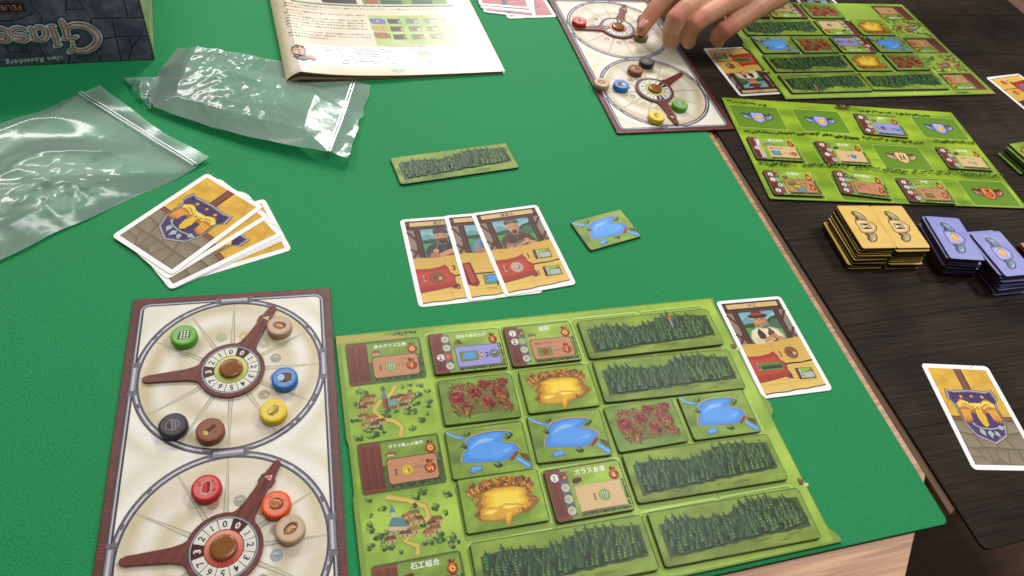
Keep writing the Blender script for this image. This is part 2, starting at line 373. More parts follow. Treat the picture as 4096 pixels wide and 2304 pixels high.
def grove(A, w=51, h=34):
    grass(A, w - 1.4, h - 1.4, '4f6b2a', '7d9c3c', random.random() * 9)
    A.poly([(-19 + random.uniform(-1, 1), 8), (-10, 10.5), (2, 9.5), (12, 11), (19.5, 9.6), (20.5, 1), (19.6, -8), (12, -11), (2, -10.5), (-8, -12), (-17, -10.6), (-20, -2)], '716b30')
    A.group(60)
    for k in range(110):
        x, y = random.gauss(0, 9), random.gauss(-1, 5.2)
        if abs(x) < 20 and -13 < y < 11: A.blob(x, y, random.uniform(1.4, 3), mixc(C('6d6a2c'), C('7a6834'), random.random()), 7, .4, random.uniform(.5, 1))
    for k in range(26):
        A.blob(random.uniform(-9, 12), random.uniform(-10, 8), random.uniform(.4, .8), var(C('a88c50'), .25), 6, .3)
        A.blob(random.uniform(-14, 16), random.uniform(-12, 8), random.uniform(.4, .7), var(C('4c3f1c'), .2), 6, .3)
    A.end()
    A.group(50)
    for (x, y, r, k) in ((-15, 9, 3.2, 'y'), (-11, 10, 3.0, 'o'), (-6, 10.5, 3, 'y'), (4, 11, 3.1, 'r'), (10, 10, 3.3, 'o'), (17.5, 10.5, 3.2, 'r'),
                         (-14, 1.5, 4.4, 'r'), (-2.5, 4.5, 4, 'r'), (12.5, 3.5, 3.1, 'r'), (17, 1.5, 3.6, 'o'), (-16, -5.5, 3.6, 'y'), (-9, -6, 4, 'o'), (6.5, -4, 3.6, 'r'), (16.5, -4.5, 3.6, 'o'), (19, -8, 2.6, 'o')):
        A.k = 0; crown(A, x + random.uniform(-.6, .6), y + random.uniform(-.6, .6), r * 1.2, k); A.z += .003
    A.end()
def pit(A, w=51, h=34):
    grass(A, w - 1.4, h - 1.4, '5d7526', '9ab83c', random.random() * 9)
    out = [(-22, 8.5), (-20, 10), (-13, 12.5), (-5, 14.3), (3, 14.8), (10, 13.8), (17, 11.8), (21, 8), (20, 5), (17, 3), (19, 0), (21, -1.5), (22, -4), (18, -7), (13, -9), (8, -9.5), (4.5, -11), (2.5, -13.6), (1, -15.6), (-2, -15.8), (-1.6, -13.6), (-1, -12), (-6, -12), (-13, -11.5), (-17, -9.5), (-18.5, -6), (-15.5, -3), (-17, 0), (-14.5, 2.5), (-18, 5.5)]
    A.poly([(x * 1.03, y * 1.02) for x, y in out], '8a7a2c'); A.poly(out, '9c6a24')
    inn = [(-13, 6.5), (-5, 8), (4, 8), (13, 7), (16, 4.5), (14, 1), (17, -3), (14, -7), (8, -8.6), (3, -10.5), (1, -14.6), (-1, -14.8), (-1, -11), (-8, -11), (-14, -9.6), (-16, -6), (-12, -2), (-13, 1), (-11, 4)]
    for k, c in enumerate(('cf9628', 'e6b32e', 'f2c838', 'fad848')):
        f = 1.04 - k * .16; A.poly([(x * f + k * .5, y * f + k * .2) for x, y in inn], c)
    A.poly([(-14.5, -6), (-9, -3.6), (-3, -5), (2, -8), (-3, -10.6), (-10, -10.6)], 'dca532'); A.poly([(-13, -6.4), (-9, -4.4), (-4, -5.8), (-9, -7.6)], 'fbdc5c')
    A.poly([(-4, -3.4), (3, -2.4), (10, -4), (14, -6.4), (7, -8.6), (0, -7.6)], 'e2ae34'); A.poly([(-2, -4), (3, -3.2), (9, -4.8), (2, -5.8)], 'fde46c')
    A.poly([(-17, 8), (-8, 11), (3, 12), (13, 11), (19, 8), (17, 5.4), (8, 8), (-4, 8.4), (-13, 5.4)], '8a5a22')
    A.group(50)
    for k in range(16): A.blob(random.gauss(11.5, 2), random.gauss(-8, .9), random.uniform(.5, .9), var(C('8f4a20'), .3), 6, .3)
    A.end()
    A.group(110)
    for i in range(120):
        q = (i * 0.618) % 1; x = -20 + 40.5 * q
        y = 9.4 + 2.8 * sin(q * 3.1) - max(0, q - .86) * 10 - max(0, .14 - q) * 6 + random.uniform(-2.8, 1.9); a = random.uniform(-.9, .9); h2 = random.uniform(.7, 1.9)
        A.poly([(x - .7, y - h2 * .7), (x + .5 + a * .3, y - h2), (x + a + .8, y + h2 * .4), (x + a * .5, y + h2), (x - .8, y + h2 * .4)], var(C(['7c4a1a', 'a9691f', 'c98a2c', '643a16', '94601f', 'd9a23c'][i % 6]), .15))
    for i in range(34):
        x, y = [(-16, 4), (-15.5, -1), (17.5, 4), (18, -2.4), (-16, -7)][i % 5]; x += random.uniform(-2.6, 2.2); y += random.uniform(-1.3, 1.3)
        A.blob(x, y, random.uniform(.5, 1.1), var(C(random.choice(['8a5420', 'b6782a', 'c98c35', '6c4016'])), .15), 5, .4)
    A.end()
    for k in range(4): A.line([(-14 + 7 * k, -2 - k % 2), (-10 + 7 * k, -3.6 - k % 2), (-7 + 7 * k, -3.4)], .22, 'b8842a')
POND = [(-13, 7), (-9, 10.5), (-2, 12), (6, 12.2), (13, 11.5), (17, 10), (14, 7), (8, 4.5), (13, 3.5), (18, 1.5), (20, -2), (17, -5.5), (11, -8.5), (4, -9), (-5, -8), (-13, -7.5), (-18, -6), (-17, -2), (-14, 2)]
def pond(A, w=51, h=34, fade=False):
    grass(A, w - 1.4, h - 1.4, '587028', '8dab3e', random.random() * 9)
    A.poly([(x * 1.07, y * 1.07 + .2) for x, y in POND], '6a8a34'); A.poly([(x * 1.045, y * 1.05 + .2) for x, y in POND], 'c6a84c')
    A.poly([(x * 1.0, y) for x, y in POND], '2c5fae')
    A.poly([(x * .97, y * .96) for x, y in POND], '4d8fe0')
    A.poly([(-10, 6), (-4, 9.5), (6, 10.5), (11, 9.8), (4, 6), (8, 3.6), (15, 1), (15, -3), (6, -6.5), (-6, -5.5), (-13, -4), (-13, 0)], '5aa0ee')
    A.group(20)
    for k in range(7):
        A.line([(-11 + k * .9, 2 + k * .8), (-6 + k, 5 + k * .5), (-1 + k, 5.4 + k * .2)], .35, '9cc8f6')
        A.line([(3 + k, -3.5 + k * .2), (8 + k, -2.6 + k * .3), (12 + k * .5, -3 + k * .5)], .3, '86b9f2')
    A.end()
    A.line([(-24.4, 15.4), (-20, 12), (-16, 10.5), (-12.5, 8)], 1.8, '4f93df', taper=(.8, 1, 1.1, 1.2))
    A.line([(-24.4, 15.0), (-20, 11.6), (-16, 10.1)], .5, 'a5d0f8')
    A.poly([(11.5, -8.4), (17, -3.2), (19, -4.2), (13.5, -9.6)], '7a2f20'); A.line([(12, -8.5), (17.6, -3.4)], .7, 'b05a40')
    A.poly([(15.5, -8.5), (18, -7.2), (24.6, -13.2), (24.6, -15.4), (21.5, -15.6)], '4f93df'); A.line([(17, -8.2), (23.6, -14.4)], .6, 'a5d0f8')
    A.poly([(19, -4.5), (24.6, -7), (24.6, -12), (20, -8)], '5d4a1e')
    A.poly([(-13, -10.2), (-5.5, -9.6), (-7, -13.6), (-14.6, -14)], '3a6fb8'); A.poly([(-12.6, -10.6), (-6.2, -10.1), (-7.4, -13.1), (-13.8, -13.5)], '66aaf0')
    A.group(12)
    for k in range(8): A.line([(-14.8 + k * 1.2, -14 + random.random()), (-14.9 + k * 1.2, -12.6 + random.random() * .7)], .25, '4a3a18')
    A.end()
    for (x, y, r) in ((-15, 5, 2.4), (-11, 12, 2.2), (13.5, 6.6, 2.6), (15.5, 7.6, 2.2), (4.5, -11, 2.3)):
        A.group(12); bush(A, x, y, r); A.end()

def numeral(A, t, x, y, h, col=INK, sh=0.0):
    A.text(t, x, y - h * .36, h, col, 'c', shear=sh)
def icon(A, kind, x, y, r):
    bases = dict(wood='8a5230', clay='c9572c', glass='8fb658', water='4b86c8', coal='6f7078', food='c9a88c', sand='d9b437', brick='c0463a', iron='9a9488')
    b = bases.get(kind)
    if b:
        A.circle(x, y, r * 1.06, mixc(C(b), (0, 0, 0), .45)); A.circle(x, y, r * .94, b)
        d = mixc(C(b), (0, 0, 0), .55); l = mixc(C(b), (.9, .85, .75), .5)
        q = r * .55
        if kind == 'glass': glassgrid(A, x, y, q * 1.1, .25)
        elif kind == 'wood': A.line([(x - q, y + q * .3), (x + q * .6, y - q * .3)], r * .62, '6b3a22'); A.circle(x + q * .75, y - q * .32, r * .3, 'd9b070', 8)
        elif kind == 'sand': A.poly([(x - q * 1.1, y - q * .6), (x + q * 1.1, y - q * .6), (x + q * .2, y + q), (x - q * .2, y + q)], 'a9842a'); A.poly([(x - q * 1.1, y - q * .6), (x, y - q * .8), (x, y + q)], 'f0d060')
        elif kind == 'brick': A.poly([(x - q, y - q * .3), (x, y - q * .8), (x + q, y), (x, y + q * .6)], '8e2a22'); A.poly([(x - q, y), (x, y - q * .4), (x + q, y + q * .3), (x, y + q * .8)], 'd96a58')
        elif kind in ('food', 'clay'):
            A.circle(x, y, q, d, 10, q * .8); A.circle(x - q * .1, y + q * .1, q * .62, l, 9, q * .45); A.line([(x - q * .5, y), (x, y + q * .25), (x + q * .4, y - q * .1)], r * .12, d)
        else: A.poly([(x - q, y + q * .5), (x + q, y + q * .6), (x + q * .8, y - q * .7), (x - q * .7, y - q * .8)], d); A.circle(x, y + q * .5, q * .95, l, 10, q * .3)
    elif kind == 'slot':
        A.circle(x, y, r * 1.08, '66645c', 12); A.circle(x, y, r * .95, 'c9c4ab', 12); A.blob(x - r * .1, y + r * .05, r * .5, C('a9a68c'), 7)
def glassgrid(A, x, y, q, s=.2):
    A.poly([(x - q * .8, y - q), (x + q * 1.0, y - q * .85), (x + q * .9, y + q), (x - q * .6, y + q * .9)], '3c4038')
    for i in range(3):
        for j in range(4):
            A.circle(x - q * .48 + i * q * .56 + j * .04 * q, y - q * .66 + j * q * .45, q * .2, 'e6efc8', 6)
def bag(A, x, y, r, t, small=False):
    A.group(24)
    A.blob(x, y, r * 1.12, C('471207'), 12, .05); A.circle(x, y - .03 * r, r, 'a33514', 14); A.circle(x - r * .25, y + r * .2, r * .62, 'cf5a28', 10)
    A.poly([(x - r * .35, y + r * .75), (x + r * .35, y + r * .75), (x + r * .75, y + r * 1.75), (x + r * .2, y + r * 1.5), (x - r * .1, y + r * 1.9), (x - r * .75, y + r * 1.65)], '6e1c10')
    A.poly([(x - r * .1, y + r * 1.0), (x + r * .2, y + r * 1.0), (x + r * .45, y + r * 1.5), (x - r * .2, y + r * 1.5)], 'a63a20')
    A.line([(x - r * .5, y + r * .85), (x + r * .5, y + r * .85)], r * .22, 'c98a3c')
    if t == '*':
        for k in range(8): A.circle(x + r * .42 * cos(k * pi / 4), y + r * .42 * sin(k * pi / 4), r * .17, 'ffd860', 6)
        A.circle(x, y, r * .17, '8a3410', 6)
    else: A.text(t, x, y - r * .5, r * (1.35 if len(t) < 3 else .95), 'ffe070', 'c')
    A.end()
def arrow(A, x, y, r, col='f2b52e'):
    A.poly([(x - r, y + r * .35), (x, y + r * .4), (x, y + r), (x + r, y), (x, y - r), (x, y - r * .4), (x - r, y - r * .35)], '6b4a10')
    A.poly([(x - r * .8, y + r * .2), (x + .15 * r, y + r * .25), (x + .15 * r, y + r * .65), (x + r * .8, y), (x + .15 * r, y - r * .65), (x + .15 * r, y - r * .25), (x - r * .8, y - r * .2)], col)
def mini(A, kind, x, y, w, h):
    A.rect(x - w / 2 - .3, y - h / 2 - .3, x + w / 2 + .3, y + h / 2 + .3, '32401c'); A.rect(x - w / 2, y - h / 2, x + w / 2, y + h / 2, '6f8a3a')
    if kind == 'pond': A.poly([(x + px * w / 46, y + py * h / 30) for px, py in POND], '4f9ae0')
    elif kind == 'grove':
        A.group(14)
        for k in range(14): A.circle(x + random.uniform(-.4, .4) * w, y + random.uniform(-.36, .36) * h, h * .13, var(C('8a3526'), .3), 6)
        A.end()
    elif kind == 'forest':
        A.group(20)
        for k in range(26):
            px = x + (-.45 + .9 * k / 25) * w; A.poly([(px - w * .03, y - h * .35), (px + w * .03, y - h * .35), (px, y + h * .4)], var(C('1d3c20'), .4))
        A.end()
    elif kind == 'pit': A.blob(x, y, w * .38, C('e8b62c'), 10, .15, h * .34)
def planks(A, x0, x1, y0, y1, n=3):
    A.rect(x0, y0, x1, y1, WOODD)
    w = (x1 - x0) / n
    for k in range(n):
        A.poly([(x0 + w * k + .15, y0 + 1.7), (x0 + w * (k + 1) - .1, y0 + 1.7), (x0 + w * (k + 1) - .1, y1 - 1.7), (x0 + w * k + .15, y1 - 1.7)], [C('6f3325'), C('5d281d'), C('713527'), C('854434')])
        A.line([(x0 + w * (k + .45), y0 + 2), (x0 + w * (k + .5), y1 - 2)], .18, '4a2018')
    A.rect(x0 - .2, y1 - 2.1, x1 + .3, y1 - .3, '8a4636'); A.rect(x0 - .2, y0 + .3, x1 + .3, y0 + 2.1, '7d3c2d')
def hutpic(A, kind, x, y, s=1.0):
    A.group(10)
    if kind == 'hut': A.poly([(x - 3.6 * s, y - 1.6 * s), (x + 3.6 * s, y - 1.6 * s), (x + 1.2 * s, y + 2.4 * s), (x - 1 * s, y + 2.4 * s)], '5a4020'); A.poly([(x - 3 * s, y - 1.4 * s), (x - .5 * s, y - 1.4 * s), (x - .6 * s, y + 2 * s)], '8a6a3c')
    elif kind == 'crate': A.poly([(x - 3.2 * s, y - 1.6 * s), (x, y - 2 * s), (x + 3.4 * s, y - .6 * s), (x + 3 * s, y + 1.6 * s), (x - 2.8 * s, y + .8 * s)], '4d2d18'); A.poly([(x - 2.8 * s, y + .8 * s), (x + 3 * s, y + 1.6 * s), (x + 1 * s, y + 2.2 * s), (x - 2.5 * s, y + 1.5 * s)], '7d5230')
    elif kind == 'mansion': A.blob(x, y, 3 * s, C('3c4a24'), 9, .25, 1.8 * s); A.poly([(x - 2.6 * s, y - 1 * s), (x + 2.6 * s, y - 1 * s), (x + 2 * s, y + 1.2 * s), (x - 2 * s, y + 1.2 * s)], 'a85a38'); A.rect(x - 2.2 * s, y - 1.6 * s, x + 2.2 * s, y - .8 * s, 'd8c8a0')
    elif kind == 'island': A.circle(x, y, 4.6 * s, '4f93c8', 12, 1.5 * s); A.blob(x, y, 2.4 * s, C('a06a40'), 8, .2, .9 * s)
    elif kind == 'pile': A.blob(x, y, 3.4 * s, C('5d4e2c'), 9, .2, 2 * s); A.blob(x - .5, y + .3, 2 * s, C('8a7a4c'), 8, .2, 1.1 * s)
    elif kind == 'church': A.poly([(x - 2.4 * s, y + .4 * s), (x + 3 * s, y - 1.8 * s), (x + 3 * s, y - .2 * s), (x - 1.4 * s, y + 2 * s)], '3c3c3a'); A.rect(x - 2.6 * s, y - .5 * s, x - 1.5 * s, y + 3 * s, '4a4440')
    A.end()
def hedge(A, x0, y0, x1, y1, n):
    A.rect(min(x0, x1), min(y0, y1) - .3, max(x0, x1) + .01, max(y0, y1) + 1.2, '2f3a1a') if abs(y1 - y0) < .1 else None
    A.group(24)
    for k in range(n):
        t = k / max(1, n - 1); x = x0 + (x1 - x0) * t + random.uniform(-.4, .4); y = y0 + (y1 - y0) * t + random.uniform(-.5, .6)
        A.blob(x, y, random.uniform(.5, .95), var(C(random.choice(['26331a', '3d4f24', '5d7034', '46592a'])), .2), 6, .35)
    A.end()
def panel(A, kind, x0, y0, x1, y1):
    if kind == 'lilac':
        A.rect(x0 - .5, y0 - .5, x1 + .5, y1 + .5, '45454f'); A.rect(x0, y0, x1, y1, '9a9ad6')
    elif kind == 'salmon':
        def oct_(d, e=1.4): return [(x0 + e + d, y0 + d), (x1 - e - d, y0 + d), (x1 - d, y0 + e + d), (x1 - d, y1 - e - d), (x1 - e - d, y1 - d), (x0 + e + d, y1 - d), (x0 + d, y1 - e - d), (x0 + d, y0 + e + d)]
        A.poly(oct_(-.5), '3b2414'); A.poly(oct_(0), 'c48a64')
    else:
        p = []
        for (ax, ay, bx, by) in ((x0, y0, x1, y0), (x1, y0, x1, y1), (x1, y1, x0, y1), (x0, y1, x0, y0)):
            for k in range(6): p.append((ax + (bx - ax) * k / 6 + random.uniform(-.25, .25), ay + (by - ay) * k / 6 + random.uniform(-.25, .25)))
        A.poly([(a, b - .35) for a, b in p], '5d4526'); A.poly(p, 'dcb988')
def building(A, slots, title, hut, bagtxt, kind, content, w=51, h=34, printed=False):
    if not printed: grass(A, w - 1.4, h - 1.4, '5f7a2c', 'a3c046', random.random() * 9, 12, 8)
    else:
        A.poly(rrect(0, 0, w, h, 2.4), '4a6626'); A.field(-13, 0, 24, 15.6, 8, 5, lambda x, y: mixc(C('5d7d2c'), C('93b142'), .5 + .6 * nz(x, y * 2, .12, 3)))
    xl = -w / 2 + .8
    if slots is None: planks(A, xl, xl + 13.5, -h / 2 + .8, h / 2 - .8, 3)
    else:
        planks(A, xl, xl + 9.5, -h / 2 + .8, h / 2 - .8, 2)
        if slots == 'sand2':
            A.rect(xl + 6.2, -h / 2 + 2.6, xl + 11.2, h / 2 - 2.6, 'b9bab6'); A.poly([(xl + 6.6, 4), (xl + 8.5, 4), (xl + 10.9, 12), (xl + 9, 12)], 'e8e8e4')
            slots_ = [None, ('2', 'sand')]; ys = (100, 0)
        else:
            A.rect(xl + 7.6, -h / 2 + 2.6, xl + 13.4, h / 2 - 2.6, '5f6470'); slots_ = slots; ys = (11, 3.8, -3.6, -11)
        for yy, s_ in zip(ys, slots_):
            if s_ is None:
                if yy < 50: icon(A, 'slot', xl + 10.4, yy, 2.9)
            else:
                A.circle(xl + 5.2, yy, 3.0, '6b6a68', 12); A.circle(xl + 5.2, yy, 2.7, 'e8e6de', 12); numeral(A, s_[0], xl + 5.0, yy, 5.0)
                if s_[1] == 'brick': A.poly([(xl + 7.6, yy), (xl + 10.5, yy - 2.6), (xl + 13.6, yy + .4), (xl + 10.8, yy + 2.6)], 'c8382c'); A.poly([(xl + 7.6, yy - .2), (xl + 10.5, yy - 2.8), (xl + 10.6, yy - 1), (xl + 7.8, yy + 1)], '8e2018')
                else: icon(A, s_[1], xl + 10.4, yy, 2.9)
    A.text(title, 4.4, 11.2, min(4.2, 22.0 / len(title)), 'fbfaf2', 'c')
    hutpic(A, hut, -5.8, 7.4, 1.0)
    y1 = 4.2
    hedge(A, -8, -14.6, 23, -14.6, 44); hedge(A, 23.4, -14, 23.4, 3, 22)
    panel(A, kind, -8.6, -12.6, 21.6, y1 - .6)
    bag(A, 19.2, 7.4, 3.0, bagtxt)
    content(A)
def ct_text(lines, x=-6.5, y=.2, h=2.1, dy=2.9):
    def f(A):
        for k, t in enumerate(lines): A.text(t, x, y - dy * k, h, '3a2a1c')
    return f
def star8(A, x, y, r=.8):
    A.group(9)
    for k in range(6): A.circle(x + r * cos(k * pi / 3), y + r * sin(k * pi / 3), r * .35, '8a4a18', 5)
    A.end()
def c_swamp(A): mini(A, 'pond', 0, -4.6, 12, 7.4); arrow(A, 8.6, -4.6, 2.4); numeral(A, '2', 13, -4.6, 5.2); icon(A, 'coal', 18, -4.6, 3.3)
def c_garden(A): A.text('連続している', -6, -.6, 2.2, '4a3420'); mini(A, 'grove', .2, -7, 9.5, 6); A.text('ごとに', 6.2, -7.4, 2.2, '4a3420'); bag(A, 16.6, -7.0, 3.0, '1'); star8(A, 13, .4)
def c_store(A): numeral(A, '1', 2.6, -4.6, 6); icon(A, 'glass', 9, -4.6, 3.6)
def c_forest(A): numeral(A, '1', -3.8, -5, 6); icon(A, 'glass', 3, -4.8, 3.6); A.text('ごとに', 7.4, -4.6, 2.3, '4a3420'); bag(A, 17, -5.6, 3.2, '1'); star8(A, 13, .2)
def c_crafts(A): numeral(A, '1', -3.8, -5, 6); icon(A, 'sand', 3, -4.8, 3.6); A.text('ごとに', 7.4, -4.6, 2.3, '4a3420'); bag(A, 17, -5.6, 3.2, '1/2'); star8(A, 13, .2)

def cottage(A, x, y, s, roof='8f5a2c', rot=0):
    A.push(x, y, rot, s); A.poly([(-2, -1.4), (2.2, -1.2), (2.2, .2), (-2, 0)], 'bfa878'); A.rect(-1.2, -1.1, -.7, -.3, '4a3320'); A.rect(.6, -1.0, 1.1, -.2, '4a3320')
    A.poly([(-2.5, -.1), (-1.4, 1.7), (2.0, 1.8), (2.7, .1)], roof); A.poly([(-2.5, -.1), (-1.4, 1.7), (-.8, 1.7), (-1.2, 0)], mixc(C(roof), (0, 0, 0), .4)); A.pop()
def village(A, kind):
    # local 53 x 38 patch
    path = [(4, 18), (0, 12), (-8, 7), (-12, 2), (-9, -4), (0, -8), (4, -13), (2, -19)] if kind == 0 else [(-12, 18), (0, 14), (10, 8), (11, 2), (2, -5), (-5, -10), (2, -14), (1, -19)]
    A.line([(x, y) for x, y in path], 4.2, '8f9c3c'); A.line(path, 3.3, 'b8a044'); A.line(path, 2.2, 'd4bc5c')
    rb = [(random.uniform(-25, 25), random.uniform(-18, 18)) for _ in range(80)]
    A.group(60)
    for k, (x, y) in enumerate(rb):
        if min(hypot(x - a, y - b) for a, b in path) > 5 and (kind == 0 or hypot(x + 4, y) > 9): bush(A, x, y, random.uniform(1.7, 2.8), ('35501f', '4a6c28', '67893a', '90b04c'), n=7)
    A.end()
    roofs = ['8f5a2c', 'a8683a', '7a3a28', 'a0783a', '6d4a30']
    hs = [(-17, 9), (-13, 11), (-19, 4), (-15, 6), (-19, -2), (-14, -4), (-18, -8), (-13, -9), (-9, -7), (2, 8), (6, 9), (9, 6), (3, 3), (7, 2), (12, 9)] if kind == 0 else \
         [(-2, 4), (2, 5), (-5, -1), (0, 0), (4, 1), (-9, -3), (-4, -6), (1, -5), (12, -3), (15, -1), (9, -8), (13, -6), (-13, -8)]
    A.group(60)
    for k, (x, y) in enumerate(sorted(hs, key=lambda p: -p[1])): A.k = 0; A.z += .004; cottage(A, x, y, random.uniform(1.25, 1.7), roofs[k % 5], random.uniform(-12, 12))
    if kind == 0:
        A.z += .01; A.rect(-6, 2, -2.6, 9, 'a04a34'); A.rect(-4, 2, -2.6, 9, '6f2c20'); A.poly([(-6.3, 9), (-2.3, 9), (-4.3, 16)], '5d7c80'); A.poly([(-2.6, 3), (3, 3), (4, 7), (-2, 8)], '6b9a94'); A.rect(-2.6, 1, 3, 3.2, 'a04a34')
    else:
        A.z += .01; A.rect(-10.6, 2, -8.2, 8, 'c8c0a8'); A.poly([(-11.2, 8), (-7.6, 8), (-9.4, 13)], '4f8a96'); A.poly([(-13, 0), (-2, -2), (-4, 4), (-10, 5)], '56868e'); A.poly([(-13, -2.5), (-3, -4), (-2.6, -2), (-13, 0)], 'cbb894')
    A.end()

def ribbon(A, kind, x, y, s=1.0, rot=0):
    rb, rd, sh, sl = {'b': ('7f92ac', '3a4658', '9c97d8', 'b9b2ea'), 'y': ('b8a274', '5c4c2c', 'd9b070', 'f0cf9c'), 'r': ('a8644a', '4a2014', 'c8703c', 'e09058')}[kind]
    A.push(x, y, rot, s)
    for m in (-1, 1):
        A.poly([(m * 4, 3), (m * 9, 1.5), (m * 12, 3.5), (m * 15.5, 2.5), (m * 16.5, 4.5), (m * 13, 6.2), (m * 10, 4.5), (m * 8.5, 5.6), (m * 4, 5)][::m], rd)
        A.poly([(m * 4, -3), (m * 9, -4.5), (m * 12.5, -3), (m * 15, -1), (m * 16.5, 3), (m * 14.5, 4.8), (m * 12.6, 2.6), (m * 10, 2.8), (m * 8, 1), (m * 4, 3)][::m], rd)
        A.poly([(m * 4.4, -2), (m * 9, -3.6), (m * 12, -2.2), (m * 14.4, -.2), (m * 15.6, 3), (m * 14.3, 4), (m * 12.4, 2), (m * 10, 2.2), (m * 8, .6), (m * 4.4, 2)][::m], rb)
        A.poly([(m * 4.4, -1.4), (m * 8, -2.4), (m * 9.6, -.2), (m * 8, .6), (m * 4.4, 1)][::m], mixc(C(rb), (0, 0, 0), .4))
        A.poly([(m * 11.4, -2), (m * 13.4, -.6), (m * 14.2, 2), (m * 12.4, 1)][::m], mixc(C(rb), (.8, .8, .8), .35))
    shp = [(-6, 6.4), (-3, 7), (0, 6.6), (3, 7), (6, 6.4), (6.6, 3), (6.2, -2), (4.4, -6), (0, -8.4), (-4.4, -6), (-6.2, -2), (-6.6, 3)]
    A.poly([(a * 1.1, b * 1.1) for a, b in shp], rd); A.poly(shp, sh); A.poly([(a * .8, b * .8 + .3) for a, b in shp], sl)
    if kind == 'b':
        ar = [(4.6, 0), (1.2, 3.6), (1.2, 1.8), (-3.6, 2.4), (-2.6, 0), (-3.6, -2.4), (1.2, -1.8), (1.2, -3.6)]
        A.poly([(a * 1.15, b * 1.15) for a, b in ar], '7a5a18'); A.poly(ar, 'f4b92e'); A.poly([(4.0, 0), (1.4, 2.6), (1, 1), (-2, 1.2)], 'fbd668')
    elif kind == 'y':
        A.rect(-3, -4, 3, 4.4, '5a3c1c'); A.poly([(-2.3, 3.7), (2.3, 3.7), (.3, .2), (2.3, -3.4), (-2.3, -3.4), (-.3, .2)], 'e8d4a8'); A.poly([(-1.6, -3), (1.6, -3), (0, -.8)], 'b08030')
    else:
        A.circle(0, -1.4, 3.6, '8a2c10'); A.circle(-.5, -1, 2.8, 'd85a28'); A.poly([(-1.4, 2), (1.4, 2), (3, 4.8), (-3, 4.8)], '6e1c10')
    A.pop()

# ---- cards 59 x 89
def timber(A, x0, y0, x1, y1):
    A.rect(x0, y0, x1, y1, '3c1a14')
    d = (y1 - y0) if (y1 - y0) > (x1 - x0) else 0
    if d: A.rect(x0 + (x1 - x0) * .3, y0 + .4, x0 + (x1 - x0) * .6, y1 - .4, '5d2e22')
    else: A.rect(x0 + .4, y0 + (y1 - y0) * .35, x1 - .4, y0 + (y1 - y0) * .7, '6d3a2b')
def portrait_scene(A):
    X0, X1, Y0, Y1 = -26.0, 26.0, -1.0, 41.5
    A.rect(X0, Y0, X1, Y1, '8f7c68')
    for (a, b) in (((-26, 30), (-17, 16)), ((-26, 12), (-17, 3)), ((26, 31), (17, 18)), ((26, 14), (17, 2)), ((-25, 3), (-18, 14)), ((25, 4), (18, 13))): A.line([a, b], 2.2, '57291e')
    A.field(-16.5, 15, 16.5, 32, 6, 6, lambda x, y: mixc(C('b4d0d4'), C('4f98a8'), (y - 15) / 17 * .8 + .5 * nz(x, y, .2, 1)))
    A.poly([(-16.5, 23), (-11, 27), (-6, 24), (0, 26), (5, 23), (16.5, 24), (16.5, 12), (-16.5, 12)], '6f9aa0')
    A.poly([(-16.5, 20), (-8, 21), (2, 20), (10, 25), (16.5, 27), (16.5, 8), (-16.5, 8)], '3c6a4a')
    A.group(30)
    for k in range(20): A.blob(-15.5 + k * 1.65, 18.5 + (k / 19) ** 2 * 7 + random.uniform(-1, 1), 1.5, var(C('27452a'), .3), 6, .3)
    A.end()
    A.poly([(-16.5, 17), (-5, 15), (6, 13), (16.5, 14), (16.5, -1), (-16.5, -1)], '4f9a4c'); A.poly([(-16.5, 12), (0, 9), (16.5, 7), (16.5, -1), (-16.5, -1)], '3f8542')
def portrait_frame(A):
    timber(A, -20.6, -1, -15.6, 33.5); timber(A, 15.6, -1, 20.6, 33.5); timber(A, -26, 31.6, 26, 34.2); timber(A, -26, 33.8, 26, 41.5)
    for sx in (-1, 1):
        for y in (8, 20, 30): A.circle(sx * 17.9, y, .45, '2a1410', 6)
